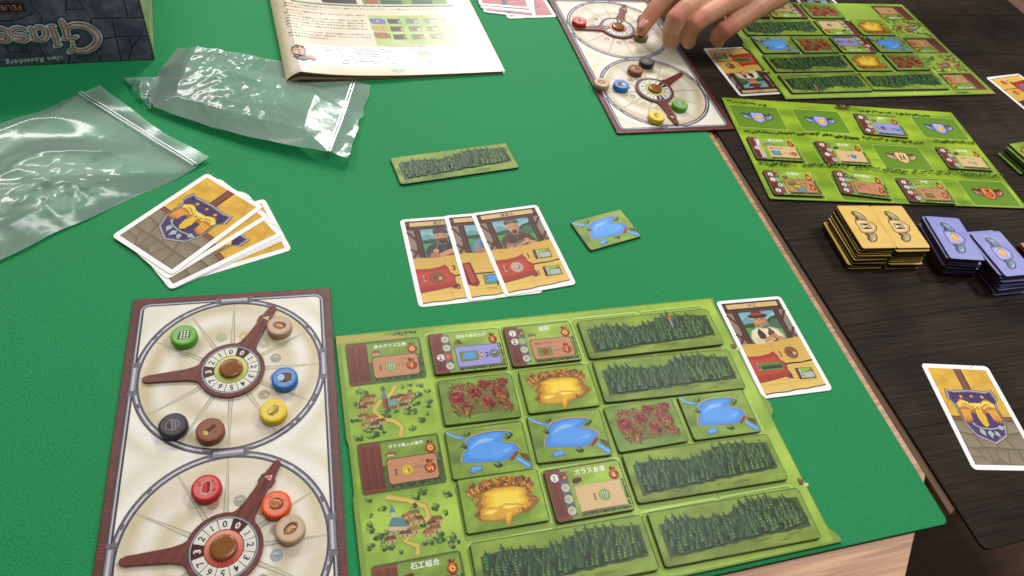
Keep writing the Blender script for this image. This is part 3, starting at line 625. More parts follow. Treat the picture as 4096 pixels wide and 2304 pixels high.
def worker(A, hat, shirt, vest, hair, tool, skin='c98f68', x=0.0):
    A.push(x, .4, 0, 1.2); sk = C(skin); skd = mixc(sk, (0.1, 0.02, 0), .4)
    A.poly([(-11, -1), (-12.5, 6), (-10, 11), (-4.5, 13.5), (4, 13.5), (9.5, 11), (12, 5), (11, -1)], mixc(C(shirt), (0, 0, 0), .35))
    A.poly([(-10.4, -1), (-11.6, 6), (-9.4, 10.4), (-4.3, 12.8), (3.6, 12.8), (8.4, 10.2), (10.6, 5), (9, -1)], shirt)
    A.poly([(-6.5, -1), (-6.4, 9), (-4, 12.8), (-1.2, 8), (-1, -1)], vest); A.poly([(6.5, -1), (6, 9), (3.6, 12.8), (1, 8), (1, -1)], vest)
    A.poly([(-2.2, 12), (2, 12), (2, 16), (-2.2, 16)], skd)
    A.blob(0, 18.6, 4.4, mixc(sk, (0, 0, 0), .3), 14, .03, 5.2); A.blob(-.2, 18.8, 4.0, sk, 14, .03, 4.8)
    A.poly([(.8, 14.4), (3.9, 17), (3.6, 21.5), (1.6, 20)], mixc(sk, skd, .6))
    A.rect(-2.6, 19.4, -1.0, 20.0, '2c1a10'); A.rect(.8, 19.4, 2.3, 20.0, '2c1a10'); A.poly([(-.7, 19.4), (.5, 17.2), (-1, 17.1)], skd); A.line([(-1.6, 15.9), (0, 15.5), (1.6, 16)], .45, '7a2c20')
    if hair == 'long': A.poly([(-4.6, 21), (-3.6, 21), (-4.0, 14), (-5.6, 13.4)], 'c08a3c'); A.poly([(4.6, 21), (3.6, 21), (4.0, 14.4), (5.4, 13.6)], 'a87430')
    if hair == 'beard': A.poly([(-3.8, 17.6), (-2, 16.8), (0, 17), (2, 16.8), (3.7, 17.6), (2.8, 14), (0, 11.6), (-2.8, 14)], '3a2418'); A.line([(-1.4, 15.8), (1.4, 15.8)], .4, '8a4434')
    if hair == 'goatee': A.poly([(-1.8, 16.4), (1.8, 16.4), (1.4, 13.6), (0, 12.8), (-1.4, 13.6)], '3a2418')
    if hat == 'wide': A.blob(-.2, 22.3, 7.6, C('3c2018'), 14, .04, 1.9); A.poly([(-4.2, 22.6), (-3.2, 27.6), (0, 28.8), (2.6, 27.4), (4, 22.6)], '5d3426'); A.poly([(-4.3, 22.8), (-4, 24.4), (3.8, 24.4), (4.1, 22.8)], 'a8382c')
    elif hat == 'cap': A.poly([(-5, 21.4), (-5.4, 24), (-3, 26.4), (2, 26.8), (5.4, 24.6), (5.2, 21.8), (0, 22.8)], '5c4a44'); A.poly([(-3.6, 24), (0, 25.4), (3, 24.6), (0, 23.6)], '7a6a60')
    elif hat == 'wool': A.poly([(-4.8, 20.8), (-4.8, 24.6), (-2, 26.8), (2.4, 26.8), (4.8, 24.6), (4.8, 20.8), (0, 22)], '4c3a3e')
    # folded arms
    A.poly([(-11, 0), (-6, -.8), (5, 3.2), (6.4, 6.4), (3, 6.6), (-4, 4), (-9, 5.6)], skd if shirt != 'e9dcb8' else C('d8c8a0'))
    A.poly([(-3.6, 1.0), (4, 3.6), (7.4, 5.4), (6.4, 7.6), (3.4, 7), (-4.4, 3.8)], sk); A.poly([(11, -.6), (11.4, 4), (7.6, 5.6), (5.6, 3.4), (7, -.6)], mixc(sk, skd, .35))
    A.blob(5.6, 6.0, 1.9, sk, 8, .1)
    if tool == 'hammer': A.line([(5, 3), (2.6, 13)], .9, '8a5a30'); A.poly([(.2, 12.2), (4.6, 13.4), (4.2, 16.2), (-.2, 15)], '4a5866'); A.poly([(.4, 13.6), (4.2, 14.8), (4.0, 15.8), (0, 14.8)], '8294a4')
    elif tool == 'stick': A.line([(-2, 16), (-6, 6), (-9.6, -3)], .8, '8a6a44'); A.blob(-5.6, 6.4, 2, sk, 8, .1)
    elif tool == 'chisel': A.line([(-6, 1.5), (4, 6.5)], 1.4, '4c6068'); A.line([(-9, .2), (-5.4, 2)], 1.0, 'c8a878')
    A.pop()
def parchment(A):
    top = [(-26, 1.6), (-20, 2.4), (-10, .8), (0, 2.0), (12, 3.2), (26, 4.6)]
    bot = [(26, -39), (16, -39.6), (10, -40.2), (0, -40), (-8, -41), (-18, -40.6), (-26, -41.2)]
    A.poly([(x, y - .8) for x, y in top + bot], '3a2c18'); A.poly(top + bot, [C('d4a848')] * 6 + [C('eac262')] * 7)
    for k in range(11):
        yy = -2.4 - k * 3.2
        if not -20.5 < yy < -15.5: A.line([(-22 + random.uniform(0, 2), yy), (-8, yy + .3), (-6, yy - .1), (22, yy + .6)], .32, 'b8975a')
    A.poly([(-26, -19.4), (-14, -18.6), (-4, -19.0), (6, -17.4), (16, -17.8), (26, -16.6), (26, -18.0), (14, -19.0), (6, -18.8), (-6, -20.4), (-16, -20.0), (-26, -20.6)], '1f160c')
    A.line([(-2, 1.4), (-2.4, -40)], .3, 'a98a50')
def redflag(A, kind):
    if kind == 'rolled':
        A.poly([(-26, -8), (-19.5, -7), (-16.5, -29), (-22, -31), (-26, -29)], '6e1c14'); A.poly([(-25, -9), (-21, -8.4), (-18.6, -28), (-23, -28.6)], 'b8402c'); A.circle(-19.6, -29.2, 2.4, '7a2418', 9)
        return
    p = [(-26, -8.6), (-16, -9.4), (-8, -8.4), (-2.6, -6.4), (-1.2, -9.4), (-.6, -14), (2.6, -17), (1.6, -22), (2.8, -27.6), (.2, -30.4), (-3, -28.4), (-12, -29.6), (-26, -31.4)]
    A.poly([(x + .4, y - .7) for x, y in p], '38120c'); A.poly(p, 'a8301f'); A.poly([(-26, -12), (-14, -12.4), (-3, -11), (-1.8, -16), (.2, -19), (-.2, -24), (-10, -25.4), (-26, -26)], 'bd4029')
    A.poly([(-.6, -27.6), (2.8, -27), (2.6, -30), (.4, -31)], '7a1c14')
def blank_tile_icon(A, x, y, s=1.0):
    A.push(x, y, -2, s); A.rect(-7.2, -4.9, 7.2, 4.9, '2c2410'); A.rect(-6.8, -4.5, 6.8, 4.5, '5f8a34'); A.rect(-6.8, -4.5, -3.6, 4.5, '5d2a1c'); A.poly([(-3, 1), (6.8, 2.8), (6.8, 4.5), (-3, 4.5)], '8fb844')
    for k in range(4): A.circle(-3.9, 3.2 - 2.1 * k, .95, 'cfd0c4', 7)
    A.poly(rrect(1.9, -1.4, 8.6, 4.6, .8, 2), 'b4b6bc'); A.circle(5.2, 3.0, 1.0, 'b8401c', 7); A.pop()
def card_front(spec):
    parts = {}
    A = Art(0.02); portrait_scene(A); parts['landscape_picture'] = A
    A = Art(0.30 * 0 + parts['landscape_picture'].z + .004); worker(A, *spec['who']); parts['worker_portrait'] = A
    z = A.z + .004
    A = Art(z); portrait_frame(A); parts['timber_frame'] = A
    A = Art(A.z + .004); A.rect(-23.4, 35, 23.4, 40.4, '2c1810'); A.rect(-22.8, 35.5, 22.8, 39.9, 'd8b878'); A.text(spec['name'], spec.get('nx', 0), 36.2, 4.0, '241a10', 'c'); parts['name_banner'] = A
    A = Art(A.z + .004); parchment(A); parts['parchment_scroll'] = A
    A = Art(A.z + .004); redflag(A, spec['flag'])
    if spec['flag'] != 'rolled':
        if spec['flag'] == 'forest': mini(A, 'forest', -10.4, -19, 19, 6.4)
        else: icon(A, spec['flag'], -11, -18.6, 5.2)
        A.text('1', -20.6 if spec['flag'] != 'forest' else -20.4, -21, 8.2, 'f3e6d8', 'c'); A.text('1', -20.4, -20.6, 6.8, INK, 'c')
    parts['red_flag'] = A
    A = Art(A.z + .004); spec['icons'](A); parts['resource_icons'] = A
    return parts
def card_back():
    parts = {}
    A = Art(0.02); A.rect(-25.6, -40.6, 25.6, 40.6, '7a6a50')
    A.field(-25.6, -4, 25.6, 40.6, 14, 12, lambda x, y: mixc(C('c8921a'), C('f2c038'), .5 + .7 * nz(x, y, .12, 4)))
    random.seed(31)
    for k in range(9):
        x, y = random.uniform(-24, 24), random.uniform(0, 38); A.line([(x, y), (x + random.uniform(-5, 5), y + 4), (x + random.uniform(-7, 7), y + 8)], .35, '9a6c18')
    # stones below
    for (p) in ([(-25.6, -4), (-15, -4), (-14, -17), (-25.6, -15)], [(-15, -4), (-4, -4), (-3, -14), (-14, -17)], [(-4, -4), (10, -4), (9, -17), (-3, -14)], [(10, -4), (25.6, -4), (25.6, -14), (9, -17)],
                [(-25.6, -15), (-14, -17), (-12, -27), (-25.6, -28)], [(-14, -17), (-3, -14), (1, -27), (-12, -27)], [(-3, -14), (9, -17), (13, -28), (1, -27)], [(9, -17), (25.6, -14), (25.6, -28), (13, -28)],
                [(-25.6, -28), (-17, -28), (-16, -34), (-25.6, -34)], [(-17, -28), (-9, -27), (-10, -40.6), (-16, -34)], [(-9, -27), (-2, -28), (-4, -35), (-10, -40.6)], [(-2, -28), (7, -28), (3, -40.6), (-4, -35)], [(7, -28), (16, -28), (15, -40.6), (3, -40.6)], [(16, -28), (25.6, -28), (25.6, -40.6), (15, -40.6)], [(-25.6, -34), (-16, -34), (-10, -40.6), (-25.6, -40.6)]):
        cx = sum(a for a, b in p) / len(p); cy = sum(b for a, b in p) / len(p)
        q = [(cx + (a - cx) * .97, cy + (b - cy) * .97) for a, b in p]; A.poly(q, '4e4334')
        q = [(cx + (a - cx) * .92, cy + (b - cy) * .92) for a, b in p]; A.poly(q, [var(C('85755a'), .12), var(C('7a6a52'), .1), var(C('94846a'), .1), var(C('8a7a60'), .1)])
    A.rect(-25.6, -5.4, 25.6, -1.4, '4a2214'); A.rect(-25.6, -4.8, 25.6, -2.2, '8a4a2c'); A.rect(-3.4, -1.4, 3.4, 40.6, '4a2214'); A.rect(-2.6, -1.4, 2.0, 40.6, '7d4028')
    parts['wall_picture'] = A
    A = Art(A.z + .01)
    sh = [(-18.5, 21), (-14, 19.4), (0, 20.6), (14, 19.4), (18.5, 21), (20, 13), (16.4, 8), (16.6, -6), (12, -17), (0, -23.4), (-12, -17), (-16.6, -6), (-16.4, 8), (-20, 13)]
    A.poly([(x * 1.09, y * 1.07) for x, y in sh], '4a3c22'); A.poly([(x * 1.05, y * 1.04) for x, y in sh], 'b4b0b8'); A.poly([(x * 1.0, y * .99) for x, y in sh], '5d5668'); A.poly([(x * .95, y * .94) for x, y in sh], [C('2e1050')] * 7 + [C('431f6a')] * 7)
    parts['shield'] = A
    A = Art(A.z + .01)
    for (x, y, r) in ((-9, 15.4, 2), (0, 15.8, 1.7), (9, 15.4, 2)):
        A.poly([(x + (r if k % 2 == 0 else r * .42) * sin(k * pi / 5), y + (r if k % 2 == 0 else r * .42) * cos(k * pi / 5)) for k in range(10)], 'f0a838')
    parts['star'] = A
    A = Art(A.z + .01)
    for m in (-1, 1):
        wing = [(2.4, 3.6), (5, 8), (7.6, 12), (10.6, 13.6), (13.4, 12.4), (15.2, 8), (16.2, 2), (16.4, -4), (15.4, -7.6), (14, -5.4), (13.2, -8.2), (11.8, -5), (10.8, -7.4), (9.8, -3.6), (8.8, -5.4), (8.4, -1.4), (7.6, 1.6), (5.4, 1.6), (3.6, .4)]
        A.poly([(m * (a * 1.04), b + (.3 if b > 3 else -.3)) for a, b in wing][::m], '2c1a0a'); A.poly([(m * a, b) for a, b in wing][::m], 'b8741a')
        for k in range(5): A.line([(m * (7.6 + k * 1.6), 4.4), (m * (8.8 + k * 1.45), 0), (m * (9.2 + k * 1.5), -5 + (k % 2) * .8)], 1.05, 'eda634', taper=(1.2, 1.1, .5))
        for k in range(6): A.blob(m * (4.6 + k * 2.0), 6.4 + 4.4 * sin((k + 1) / 2.3), 1.5, C('f8d548'), 7, .1)
        for k in range(6): A.blob(m * (5.4 + k * 1.8), 4.4 + 3.2 * sin((k + .6) / 2.3), 1.15, C('dba52c'), 7, .1); A.blob(m * (5.6 + k * 1.8), 4.9 + 3.2 * sin((k + .6) / 2.3), .7, C('fbe070'), 6, .1)
    A.poly([(-3, 4), (3, 4), (4.4, -2), (3, -9), (0, -11.4), (-3, -9), (-4.4, -2)], '3a240c'); A.poly([(-2.6, 4), (2.6, 4), (3.7, -2), (2.4, -8.6), (0, -10.4), (-2.4, -8.6), (-3.7, -2)], 'f0c530')
    for j in range(6):
        for i in range(4): A.poly([(-2.6 + i * 1.5 + (j % 2) * .5, 2 - j * 1.9), (-1.6 + i * 1.5 + (j % 2) * .5, 2 - j * 1.9), (-2.1 + i * 1.5 + (j % 2) * .5, .8 - j * 1.9)], 'b8841c')
    A.blob(0, 7, 4.2, C('d9a828'), 12, .06, 3.4); A.poly([(-4.4, 10.6), (-1.4, 9), (0, 9.6), (1.4, 9), (4.4, 10.6), (2.6, 7), (-2.6, 7)], 'f6dc5a')
    for m in (-1, 1): A.circle(m * 1.6, 7.2, 1.2, 'fff0a8', 9); A.circle(m * 1.6, 7.2, .55, '2a1c10', 7)
    A.poly([(-.6, 6.6), (.6, 6.6), (0, 4.6)], '8a4a14')
    parts['owl'] = A
    A = Art(A.z + .01)
    A.line([(-10, -9), (-5, -11.4), (3, -12), (10, -10.6)], 1.1, 'a4b4aa')
    for (x, y, a, l) in ((-6, -14.6, -70, 6.6), (0, -16, -100, 6.8), (5.4, -16, -60, 5.8), (11.5, -10.6, 10, 6.4), (-10, -8, 120, 3.4)):
        c, s = cos(radians(a)), sin(radians(a)); A.poly([(x - l * .5 * c, y - l * .5 * s), (x - l * .1 * c + l * .34 * s, y - l * .1 * s - l * .34 * c), (x + l * .6 * c, y + l * .6 * s), (x - l * .1 * c - l * .34 * s, y - l * .1 * s + l * .34 * c)], 'b4c2b8')
        A.line([(x - l * .5 * c, y - l * .5 * s), (x + l * .55 * c, y + l * .55 * s)], .25, '5f7068')
    parts['leafy_branch'] = A
    return parts
# ---------------------------------------------------------------- tables, mats, floor
def poly_slab(name, pts, z0, z1, mat, label=None, cat=None, kind=None, parent=None, bevel=0.4):
    m = slab(pts, z0, z1, (1, 1, 1), (1, 1, 1), bevel); me = m.mesh(name, mat)
    o = inst(name, me, parent); return props(o, label, cat, None, kind)
def slab_local(name, pts, z0, z1, mat, ang, cx, cy, **kw):
    """same, with the object turned so that its texture follows it"""
    a = radians(-ang); loc = [((x - cx) * cos(a) - (y - cy) * sin(a), (x - cx) * sin(a) + (y - cy) * cos(a)) for x, y in pts]
    o = poly_slab(name, loc, z0, z1, mat, **kw); o.location = (cx * MM, cy * MM, 0); o.rotation_euler = (0, 0, radians(ang)); return o
E1 = (cos(radians(24.3)), sin(radians(24.3))); E2 = (-E1[1], E1[0])
def off(p, a, b): return (p[0] + E1[0] * a + E2[0] * b, p[1] + E1[1] * a + E2[1] * b)
fl = slab_local('floor', [(-1500, -1500), (2500, -1500), (2500, 3500), (-1500, 3500)], -740, -720, M_FLOOR, 24.3, 318, 243)
props(fl, None, None, None, 'structure')
tcn = (309.8, 277)
tl = slab_local('tabletop', [(309.8, 277), off((309.8, 277), 0, 1300), off((309.8, 277), -1500, 1300), off((309.8, 277), -1500, -400), (199, -30), (281, 199), (301, 250)][::1], -32, -2, M_TABLE, 24.3, 318, 243)
props(tl, 'pale beech laminate table top under the green play mat', 'table')
edge = off((309.8, 277), 2.5, 0)
tr_ = slab_local('tabletop', [off(edge, 0, -28), off(edge, 900, -28), off(edge, 900, 1300), off(edge, 0, 1300)], -32, -2.6, M_TABLE2, 114.3, 400, 400, bevel=3)
props(tr_, 'brown oak table top mostly hidden under the dark plank play mat', 'table')
MC = (318, 243)
gm = slab_local('play_mat', rrect(-480 + 0, 400, 960, 1000 - 200, 5, 5) if False else [off(MC, 0, 4), off(MC, 0, 1000), off(MC, -1100, 1000), off(MC, -1100, 0), off(MC, -4, 0), off(MC, -1.2, 1.2)], -2, 0, M_CLOTH, 24.3, 318, 243)
props(gm, 'plain green cloth play mat with a black rubber edge', 'play mat')
# stitched dark edge of the rubber under the cloth
me = slab([off(MC, .35, 4), off(MC, .35, 1000), off(MC, -1100, 1000), off(MC, -1100, -.35), off(MC, -4, -.35), off(MC, -.9, .9)], -1.95, -.5, C('0c0c0c'), C('0c0c0c'), .1).mesh('rubber_edge', M_EDGE)
o = inst('rubber_edge', me); o.parent = gm; o.matrix_parent_inverse = gm.matrix_basis.inverted()
DC = (338.5, 229.5); D1 = (cos(radians(24.6)), sin(radians(24.6))); D2 = (-D1[1], D1[0])
def offd(a, b): return (DC[0] + D1[0] * a + D2[0] * b, DC[1] + D1[1] * a + D2[1] * b)
pts = [offd(5 * cos(t) + 5, 5 * sin(t) + 5) for t in [pi, pi * 1.125, pi * 1.25, pi * 1.375, pi * 1.5]] + [offd(600, 0), offd(600, 905), offd(0, 905)]
dm = slab_local('play_mat', pts, -2, 0, M_DARK, 24.6, 338.5, 229.5)
props(dm, 'dark brown play mat printed with old wooden planks', 'play mat')
# overstitched hem along the near and left edges of the dark mat
m = MB(); hc = C('241c16')
for k in range(470):
    x, y = 0.1, 6 + k * 1.9
    m.face([(x - .4, y, .02), (x + .9, y + .25, .16), (x + .9, y + .8, .16), (x - .4, y + .6, .02)], var(hc, .5))
for k in range(300):
    x, y = 6 + k * 1.9, 0.1
    m.face([(x, y - .4, .02), (x + .6, y - .4, .02), (x + .8, y + .9, .16), (x + .25, y + .9, .16)], var(hc, .5))
o = inst('hem_stitching', m.mesh('hem_stitching', M_EDGE), dm); o['kind'] = 'stuff'

# ---------------------------------------------------------------- generic builders
def add_parts(root, parts, z, mat, keep=None):
    for n, A in parts.items():
        me = A if isinstance(A, bpy.types.Mesh) else A.mesh(n, mat)
        inst(n, me, root, (0, 0, z))
def meshes(parts, mat): return {n: A.mesh(n, mat) for n, A in parts.items()}
TH = 2.0
def body_mesh(name, w, h, r, top, side, t=TH, mat=None, bevel=.45, rim=None):
    return slab(rrect(0, 0, w, h, r), 0, t, C(top), C(side), bevel, C(rim) if rim else None).mesh(name, mat or M_TILE)
def one(fn, *a, **k):
    A = Art(0.012); fn(A, *a, **k); return A
random.seed(11)
ME_T2 = body_mesh('tile_body', 108, 34, 2.4, '5f7230', '2a2c1c', rim='4f5f28')
ME_T1 = body_mesh('tile_body', 51.2, 34, 2.2, '5f7a30', '2a2c1c', rim='4f6428')
ME_TB = body_mesh('tile_body', 51.2, 34, 2.2, '4c5a28', '2a2018', rim='4a2c20')
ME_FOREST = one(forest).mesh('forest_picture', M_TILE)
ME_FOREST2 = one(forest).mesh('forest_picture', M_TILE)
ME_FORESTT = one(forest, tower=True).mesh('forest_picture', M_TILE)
ME_GROVE = one(grove).mesh('grove_picture', M_TILE)
ME_PIT = one(pit).mesh('sand_pit_picture', M_TILE)
ME_POND = one(pond).mesh('pond_picture', M_TILE)
def tile(kind, x, y, ang, z, label, group=None, me=None):
    nm = {'forest': 'forest_tile', 'forestb': 'forest_tile', 'forestt': 'forest_tile', 'grove': 'grove_tile', 'pit': 'sand_pit_tile', 'pond': 'pond_tile'}[kind]
    t = thing(nm, label, 'tile', x, y, z, ang, group)
    inst('tile_body', ME_T2 if kind.startswith('forest') else ME_T1, t)
    m = {'forest': ME_FOREST, 'forestb': ME_FOREST2, 'forestt': ME_FORESTT, 'grove': ME_GROVE, 'pit': ME_PIT, 'pond': ME_POND}[kind]
    inst(m.name.split('.')[0], m, t, (0, 0, TH)); return t
def btile(x, y, ang, z, label, spec, group=None):
    t = thing('building_tile', label, 'tile', x, y, z, ang, group)
    inst('tile_body', ME_TB, t)
    A = Art(0.012); building(A, *spec); inst('building_picture', A.mesh('building_picture', M_TILE), t, (0, 0, TH)); return t
def local_to(cx, cy, ang):
    c, s = cos(radians(ang)), sin(radians(ang))
    return lambda x, y: (cx + x * c - y * s, cy + x * s + y * c)

# ---------------------------------------------------------------- landscape boards
def land_outline():
    w, h = 292 / 2, 198 / 2
    return [(-w - 1, -h), (w - 3, -h), (w + 1.6, -h), (w + 1.8, -h + 4), (w - 1, -h + 8), (w - 3, -h + 11), (w - 3, -12), (w - 2.6, -8), (w + .8, -5), (w + 1.8, 2), (w + .2, 6), (w - 2, 10), (w - 2, h - 6), (w - 1, h), (-w - 1, h), (-w - 1.2, 20), (-w - .2, 16), (-w - .2, -16), (-w - 1.2, -20)]
COLS = (-115.7, -60.2, -5.4, 49.8, 104.6); ROWS = (74, 36, -1.4, -38.2, -76)
def land_board(x, y, ang, label):
    b = thing('landscape_board', label, 'game board', x, y, 0, ang, 'landscape boards')
    inst('board_body', slab(land_outline(), 0, 2, C('7c9a38'), C('2c3018'), .4, C('6a8430')).mesh('board_body', M_TILE), b)
    A = Art(0.012)
    a1, a2, a3 = [tuple(v * 1.1 for v in C(c)) for c in ('7a9c32', 'adc94c', '5f822c')]
    A.field(-144, -97.5, 142, 97.5, 60, 40, lambda x, y: mixc(mixc(a1, a2, min(1, max(0, .5 + .8 * nz(x * .4, y, .04, 2) + .25 * nz(x, y * 2, .15, 3)))), a3, .35 if x < -88 and nz(x, y, .08, 8) > 0 else 0))
    A.poly([(-146.6, 98.5), (-128, 97), (-100, 93), (-101, 90), (-128, 93), (-146.6, 92)], 'b4a448')
    for r, yy in enumerate(ROWS):
        for c in range(1, 5):
            xx = COLS[c]
            A.poly(rrect(xx + .6, yy + .8, 54.2, 36.6, 3), 'bcd672' if (r + c) % 2 else 'b2cf68'); A.poly(rrect(xx, yy, 53.0, 35.4, 2.6), '6d8c2e'); A.poly(rrect(xx + .2, yy - .2, 52.2, 34.6, 2.4), '97b446')
    inst('meadow_print', A.mesh('meadow_print', M_TILE), b, (0, 0, 2)); z = A.z
    for k, (yy, sp) in enumerate(((74, (None, '森のガラス工房', 'mansion', '*', 'salmon', c_forest)), (-1.3, (None, 'ガラス職人の集落', 'mansion', '*', 'salmon', c_crafts)), (-76.5, (None, '石工組合', 'crate', '*', 'salmon', c_store)))):
        A = Art(z + .01); A.push(-116, yy); building(A, *sp, printed=True); A.pop(); inst('printed_building', A.mesh('printed_building', M_TILE), b, (0, 0, 2))
    for k, yy in enumerate((36, -39)):
        A = Art(z + .01); A.push(-116, yy); village(A, k); A.pop(); inst('printed_village', A.mesh('printed_village', M_TILE), b, (0, 0, 2))
    A = Art(z + .01)
    for (x, y) in ((141, 52), (140, -57)):
        A.group(10); A.blob(x + 3, y - 2.5, 2.2, C('d8c890'), 7, .3, 1.4); A.rect(x - 2, y - 2.4, x + 1.2, y + .6, '6b4a22'); A.poly([(x - 2.6, y + .4), (x - 1, y + 2.6), (x + 1.8, y + 1.8), (x + 1.6, y + .2)], '8a6430'); A.line([(x - .5, y - 2), (x + 3, y + 1.5)], .6, '4a3418'); A.end()
    for (x0, x1) in ((-92, -112),): 
        A.group(12)
        for k in range(9): bush(A, x0 - 2 * k, 95.5 + random.uniform(-1, 1), 1.5, n=5)
        A.end()
    inst('printed_hut', A.mesh('printed_hut', M_TILE), b, (0, 0, 2))
    return b
land_board(64.9, 240.4, 24.2, 'large green landscape board with village column, nearest the camera on the green mat')
T = local_to(64.9, 240.4, 24.2)
def at1(lx, ly, da=0): x, y = T(lx, ly); return x, y, 24.2 + da
Z1 = 2.35
x, y, a = at1(-59.4, 73.5, -.8); SW = (x, y, a)
W1, G1 = ('1', 'wood'), ('2', 'glass')
btile(*at1(-59.4, 73.5, -.9), Z1, 'building tile with lilac panel and thatched hut, left of the garden tile', ([None, None, ('2', 'clay'), None], '沼地のあばら屋', 'hut', '1', 'lilac', c_swamp))
btile(*at1(-5.3, 72.3, -.7), Z1, 'building tile with garden title, farmhouse and salmon panel, top row of near board', ([W1, G1, None, None], '庭園', 'mansion', '*', 'salmon', c_garden))
tile('grove', *at1(-59.5, 35, -1.5), Z1, 'autumn grove tile below the lilac hut tile on the near board')
tile('pit', *at1(-3.4, 35, -1.4), Z1, 'sand pit tile below the garden building on the near board')
tile('forestt', *at1(79.6, 71, -.6), Z1, 'long forest tile with a small stone tower among the trees, on the near board')
tile('forest', *at1(79.8, 34, -2.2), Z1, 'long forest tile under the one with the tower, right side of near board')
tile('pond', *at1(-61.4, -2.0, -1.3), Z1, 'blue pond tile under the grove, left end of the near board\'s pond row')
tile('pond', *at1(-6.6, -.6, -2.4), Z1, 'blue pond tile in the centre of the near board, below the sand pit')
tile('grove', *at1(48.1, -.9, .4), Z1, 'autumn grove tile between two pond tiles in the middle row of the near board')
tile('pond', *at1(103.4, -1.6, -1.6), Z1, 'blue pond tile at the right end of the near board, beside the grove')
tile('pit', *at1(-59.8, -35.9, -.8), Z1, 'sand pit tile above the lowest forest tile, left side of near board')
btile(*at1(-5.2, -38.9, -.4), Z1, 'glass storehouse building tile with parchment panel, right of the lower sand pit', ([W1, None, None, None], 'ガラス倉庫', 'crate', '0', 'parchment', c_store))
tile('forestb', *at1(77.4, -37, -1.1), Z1, 'long forest tile right of the glass storehouse tile')
tile('forest', *at1(80.1, -77, -1.0), Z1, 'long forest tile in the lower right corner of the near board')
tile('forestb', *at1(-31.5, -75.5, -1.0), Z1, 'long forest tile cut off by the bottom edge of the picture')

L2 = (328.2, 851.4, 204.6)
land_board(*L2, 'large green landscape board turned upside down, on the dark mat at the top')
T2 = local_to(*L2)
def at2(lx, ly, da=0): x, y = T2(lx, ly); return x, y, L2[2] + da
A_ = 'on the far board'
tile('forestt', *at2(79.6, 74.5, .5), Z1, 'long forest tile with tower at the near left corner of the far board')
tile('forestb', *at2(-29.6, 73.0, -.5), Z1, 'long forest tile beside the printed glassworks, near edge of the far board')
tile('forest', *at2(79.8, 36.2, .5), Z1, 'long forest tile left of the bright sand pit on the far board')
tile('pit', *at2(-3, 36.0, -.5), Z1, 'bright sand pit tile between forest and grove on the far board')
tile('grove', *at2(-59.6, 35.5, 0), Z1, 'autumn grove tile next to the printed village on the far board')
tile('pond', *at2(105.2, -.8, 1), Z1, 'pond tile at the left end of the far board, under the fingers')
tile('grove', *at2(50.2, -1.0, .6), Z1, 'autumn grove tile between the left pond and a lilac building on the far board')
def c_lil(A): numeral(A, '1', -4, -4.6, 5); icon(A, 'clay', 1.5, -4.6, 3); arrow(A, 7.4, -4.6, 1.8); numeral(A, '2', 12, -4.6, 5); icon(A, 'coal', 17.6, -4.6, 3)
btile(*at2(-4.4, -.8, 0), Z1, 'lilac panel building tile between the grove and the right pond on the far board', ([None, ('1', 'clay'), None, None], '炭焼小屋', 'pile', '1', 'lilac', c_lil))
tile('pond', *at2(-59.8, -1.4, -.5), Z1, 'pond tile beside the printed salmon building on the far board')
tile('forest', *at2(79, -37.4, .5), Z1, 'shaded long forest tile under the hand on the far board')
def c_one(A): numeral(A, '1', 2, -4.6, 5); icon(A, 'coal', 9, -4.6, 3.2)
btile(*at2(-3.4, -37.6, 0), Z1, 'shaded building tile with tan panel beside the shaded forest tile', ([None, None, None, None], '倉庫', 'crate', '2', 'parchment', c_one))
tile('pit', *at2(-58, -38, 0), Z1, 'shaded sand pit tile on the far board')
btile(*at2(106, -76, 0), Z1, 'building tile with bright lilac panel at the far left corner of the far board', ([None, None, None, ('2', 'brick')], '製材所', 'crate', '1', 'lilac', c_one))
btile(*at2(51, -76, 0), Z1, 'shaded building tile with two round icons at the far edge of the far board', ([None, None, None, None], '工房', 'pile', '1', 'parchment', c_lil))
tile('grove', *at2(-5, -76, 0), Z1, 'shaded autumn grove tile at the far edge of the far board')

# ---------------------------------------------------------------- lone tiles
tile('pond', 64.8, 437.2, 37.3, 0, 'single pond tile lying alone on green mat, right of the three open cards')
tile('forestb', -73.4, 473.8, 32.0, 0, 'long forest tile alone on green cloth above the three open cards, silvery with glare')
ME_T2.name = 'tile_body'

# ---------------------------------------------------------------- building supply board
bb = thing('building_board', 'bright green supply board with framed spaces and ribbon badges, on the dark mat', 'game board', 322.4, 642.4, 0, 17.0)
inst('board_body', slab(rrect(0, 0, 280, 153, 1.5, 2), 0, 2, C('86a426'), C('26281a'), .4, C('6c8a22')).mesh('board_body', M_TILE), bb)
A = Art(0.012); g1, g2, g3 = C('6f9420'), C('a6c430'), C('4f6f1c')
A.field(-139, -75.5, 139, 75.5, 60, 34, lambda x, y: mixc(mixc(g1, g2, min(1, max(0, .55 + 1.0 * nz(x * .35 + y * .3, y * 1.2, .05, 6)))), g3, max(0, nz(x * .6, y * 2, .06, 12)) * .8))
inst('meadow_print', A.mesh('meadow_print', M_TILE), bb, (0, 0, 2)); zb = A.z
BC = (-108.6, -36.2, 34.0, 107.6); BR = (45.5, -7.4, -56.6)
for r in range(3):
    for c in range(4):
        A = Art(zb + .01); x, y = BC[c], BR[r]
        A.poly(rrect(x, y, 55.2, 37.2, 3.2), 'c8dc74'); A.poly(rrect(x, y, 54.2, 36.2, 2.8), '587c1e'); A.poly(rrect(x, y - .2, 53.2, 35.4, 2.6), [mixc(C('5f861e'), C('6f9426'), k / 20) for k in range(20)])
        inst('printed_space', A.mesh('printed_space', M_TILE), bb, (0, 0, 2))
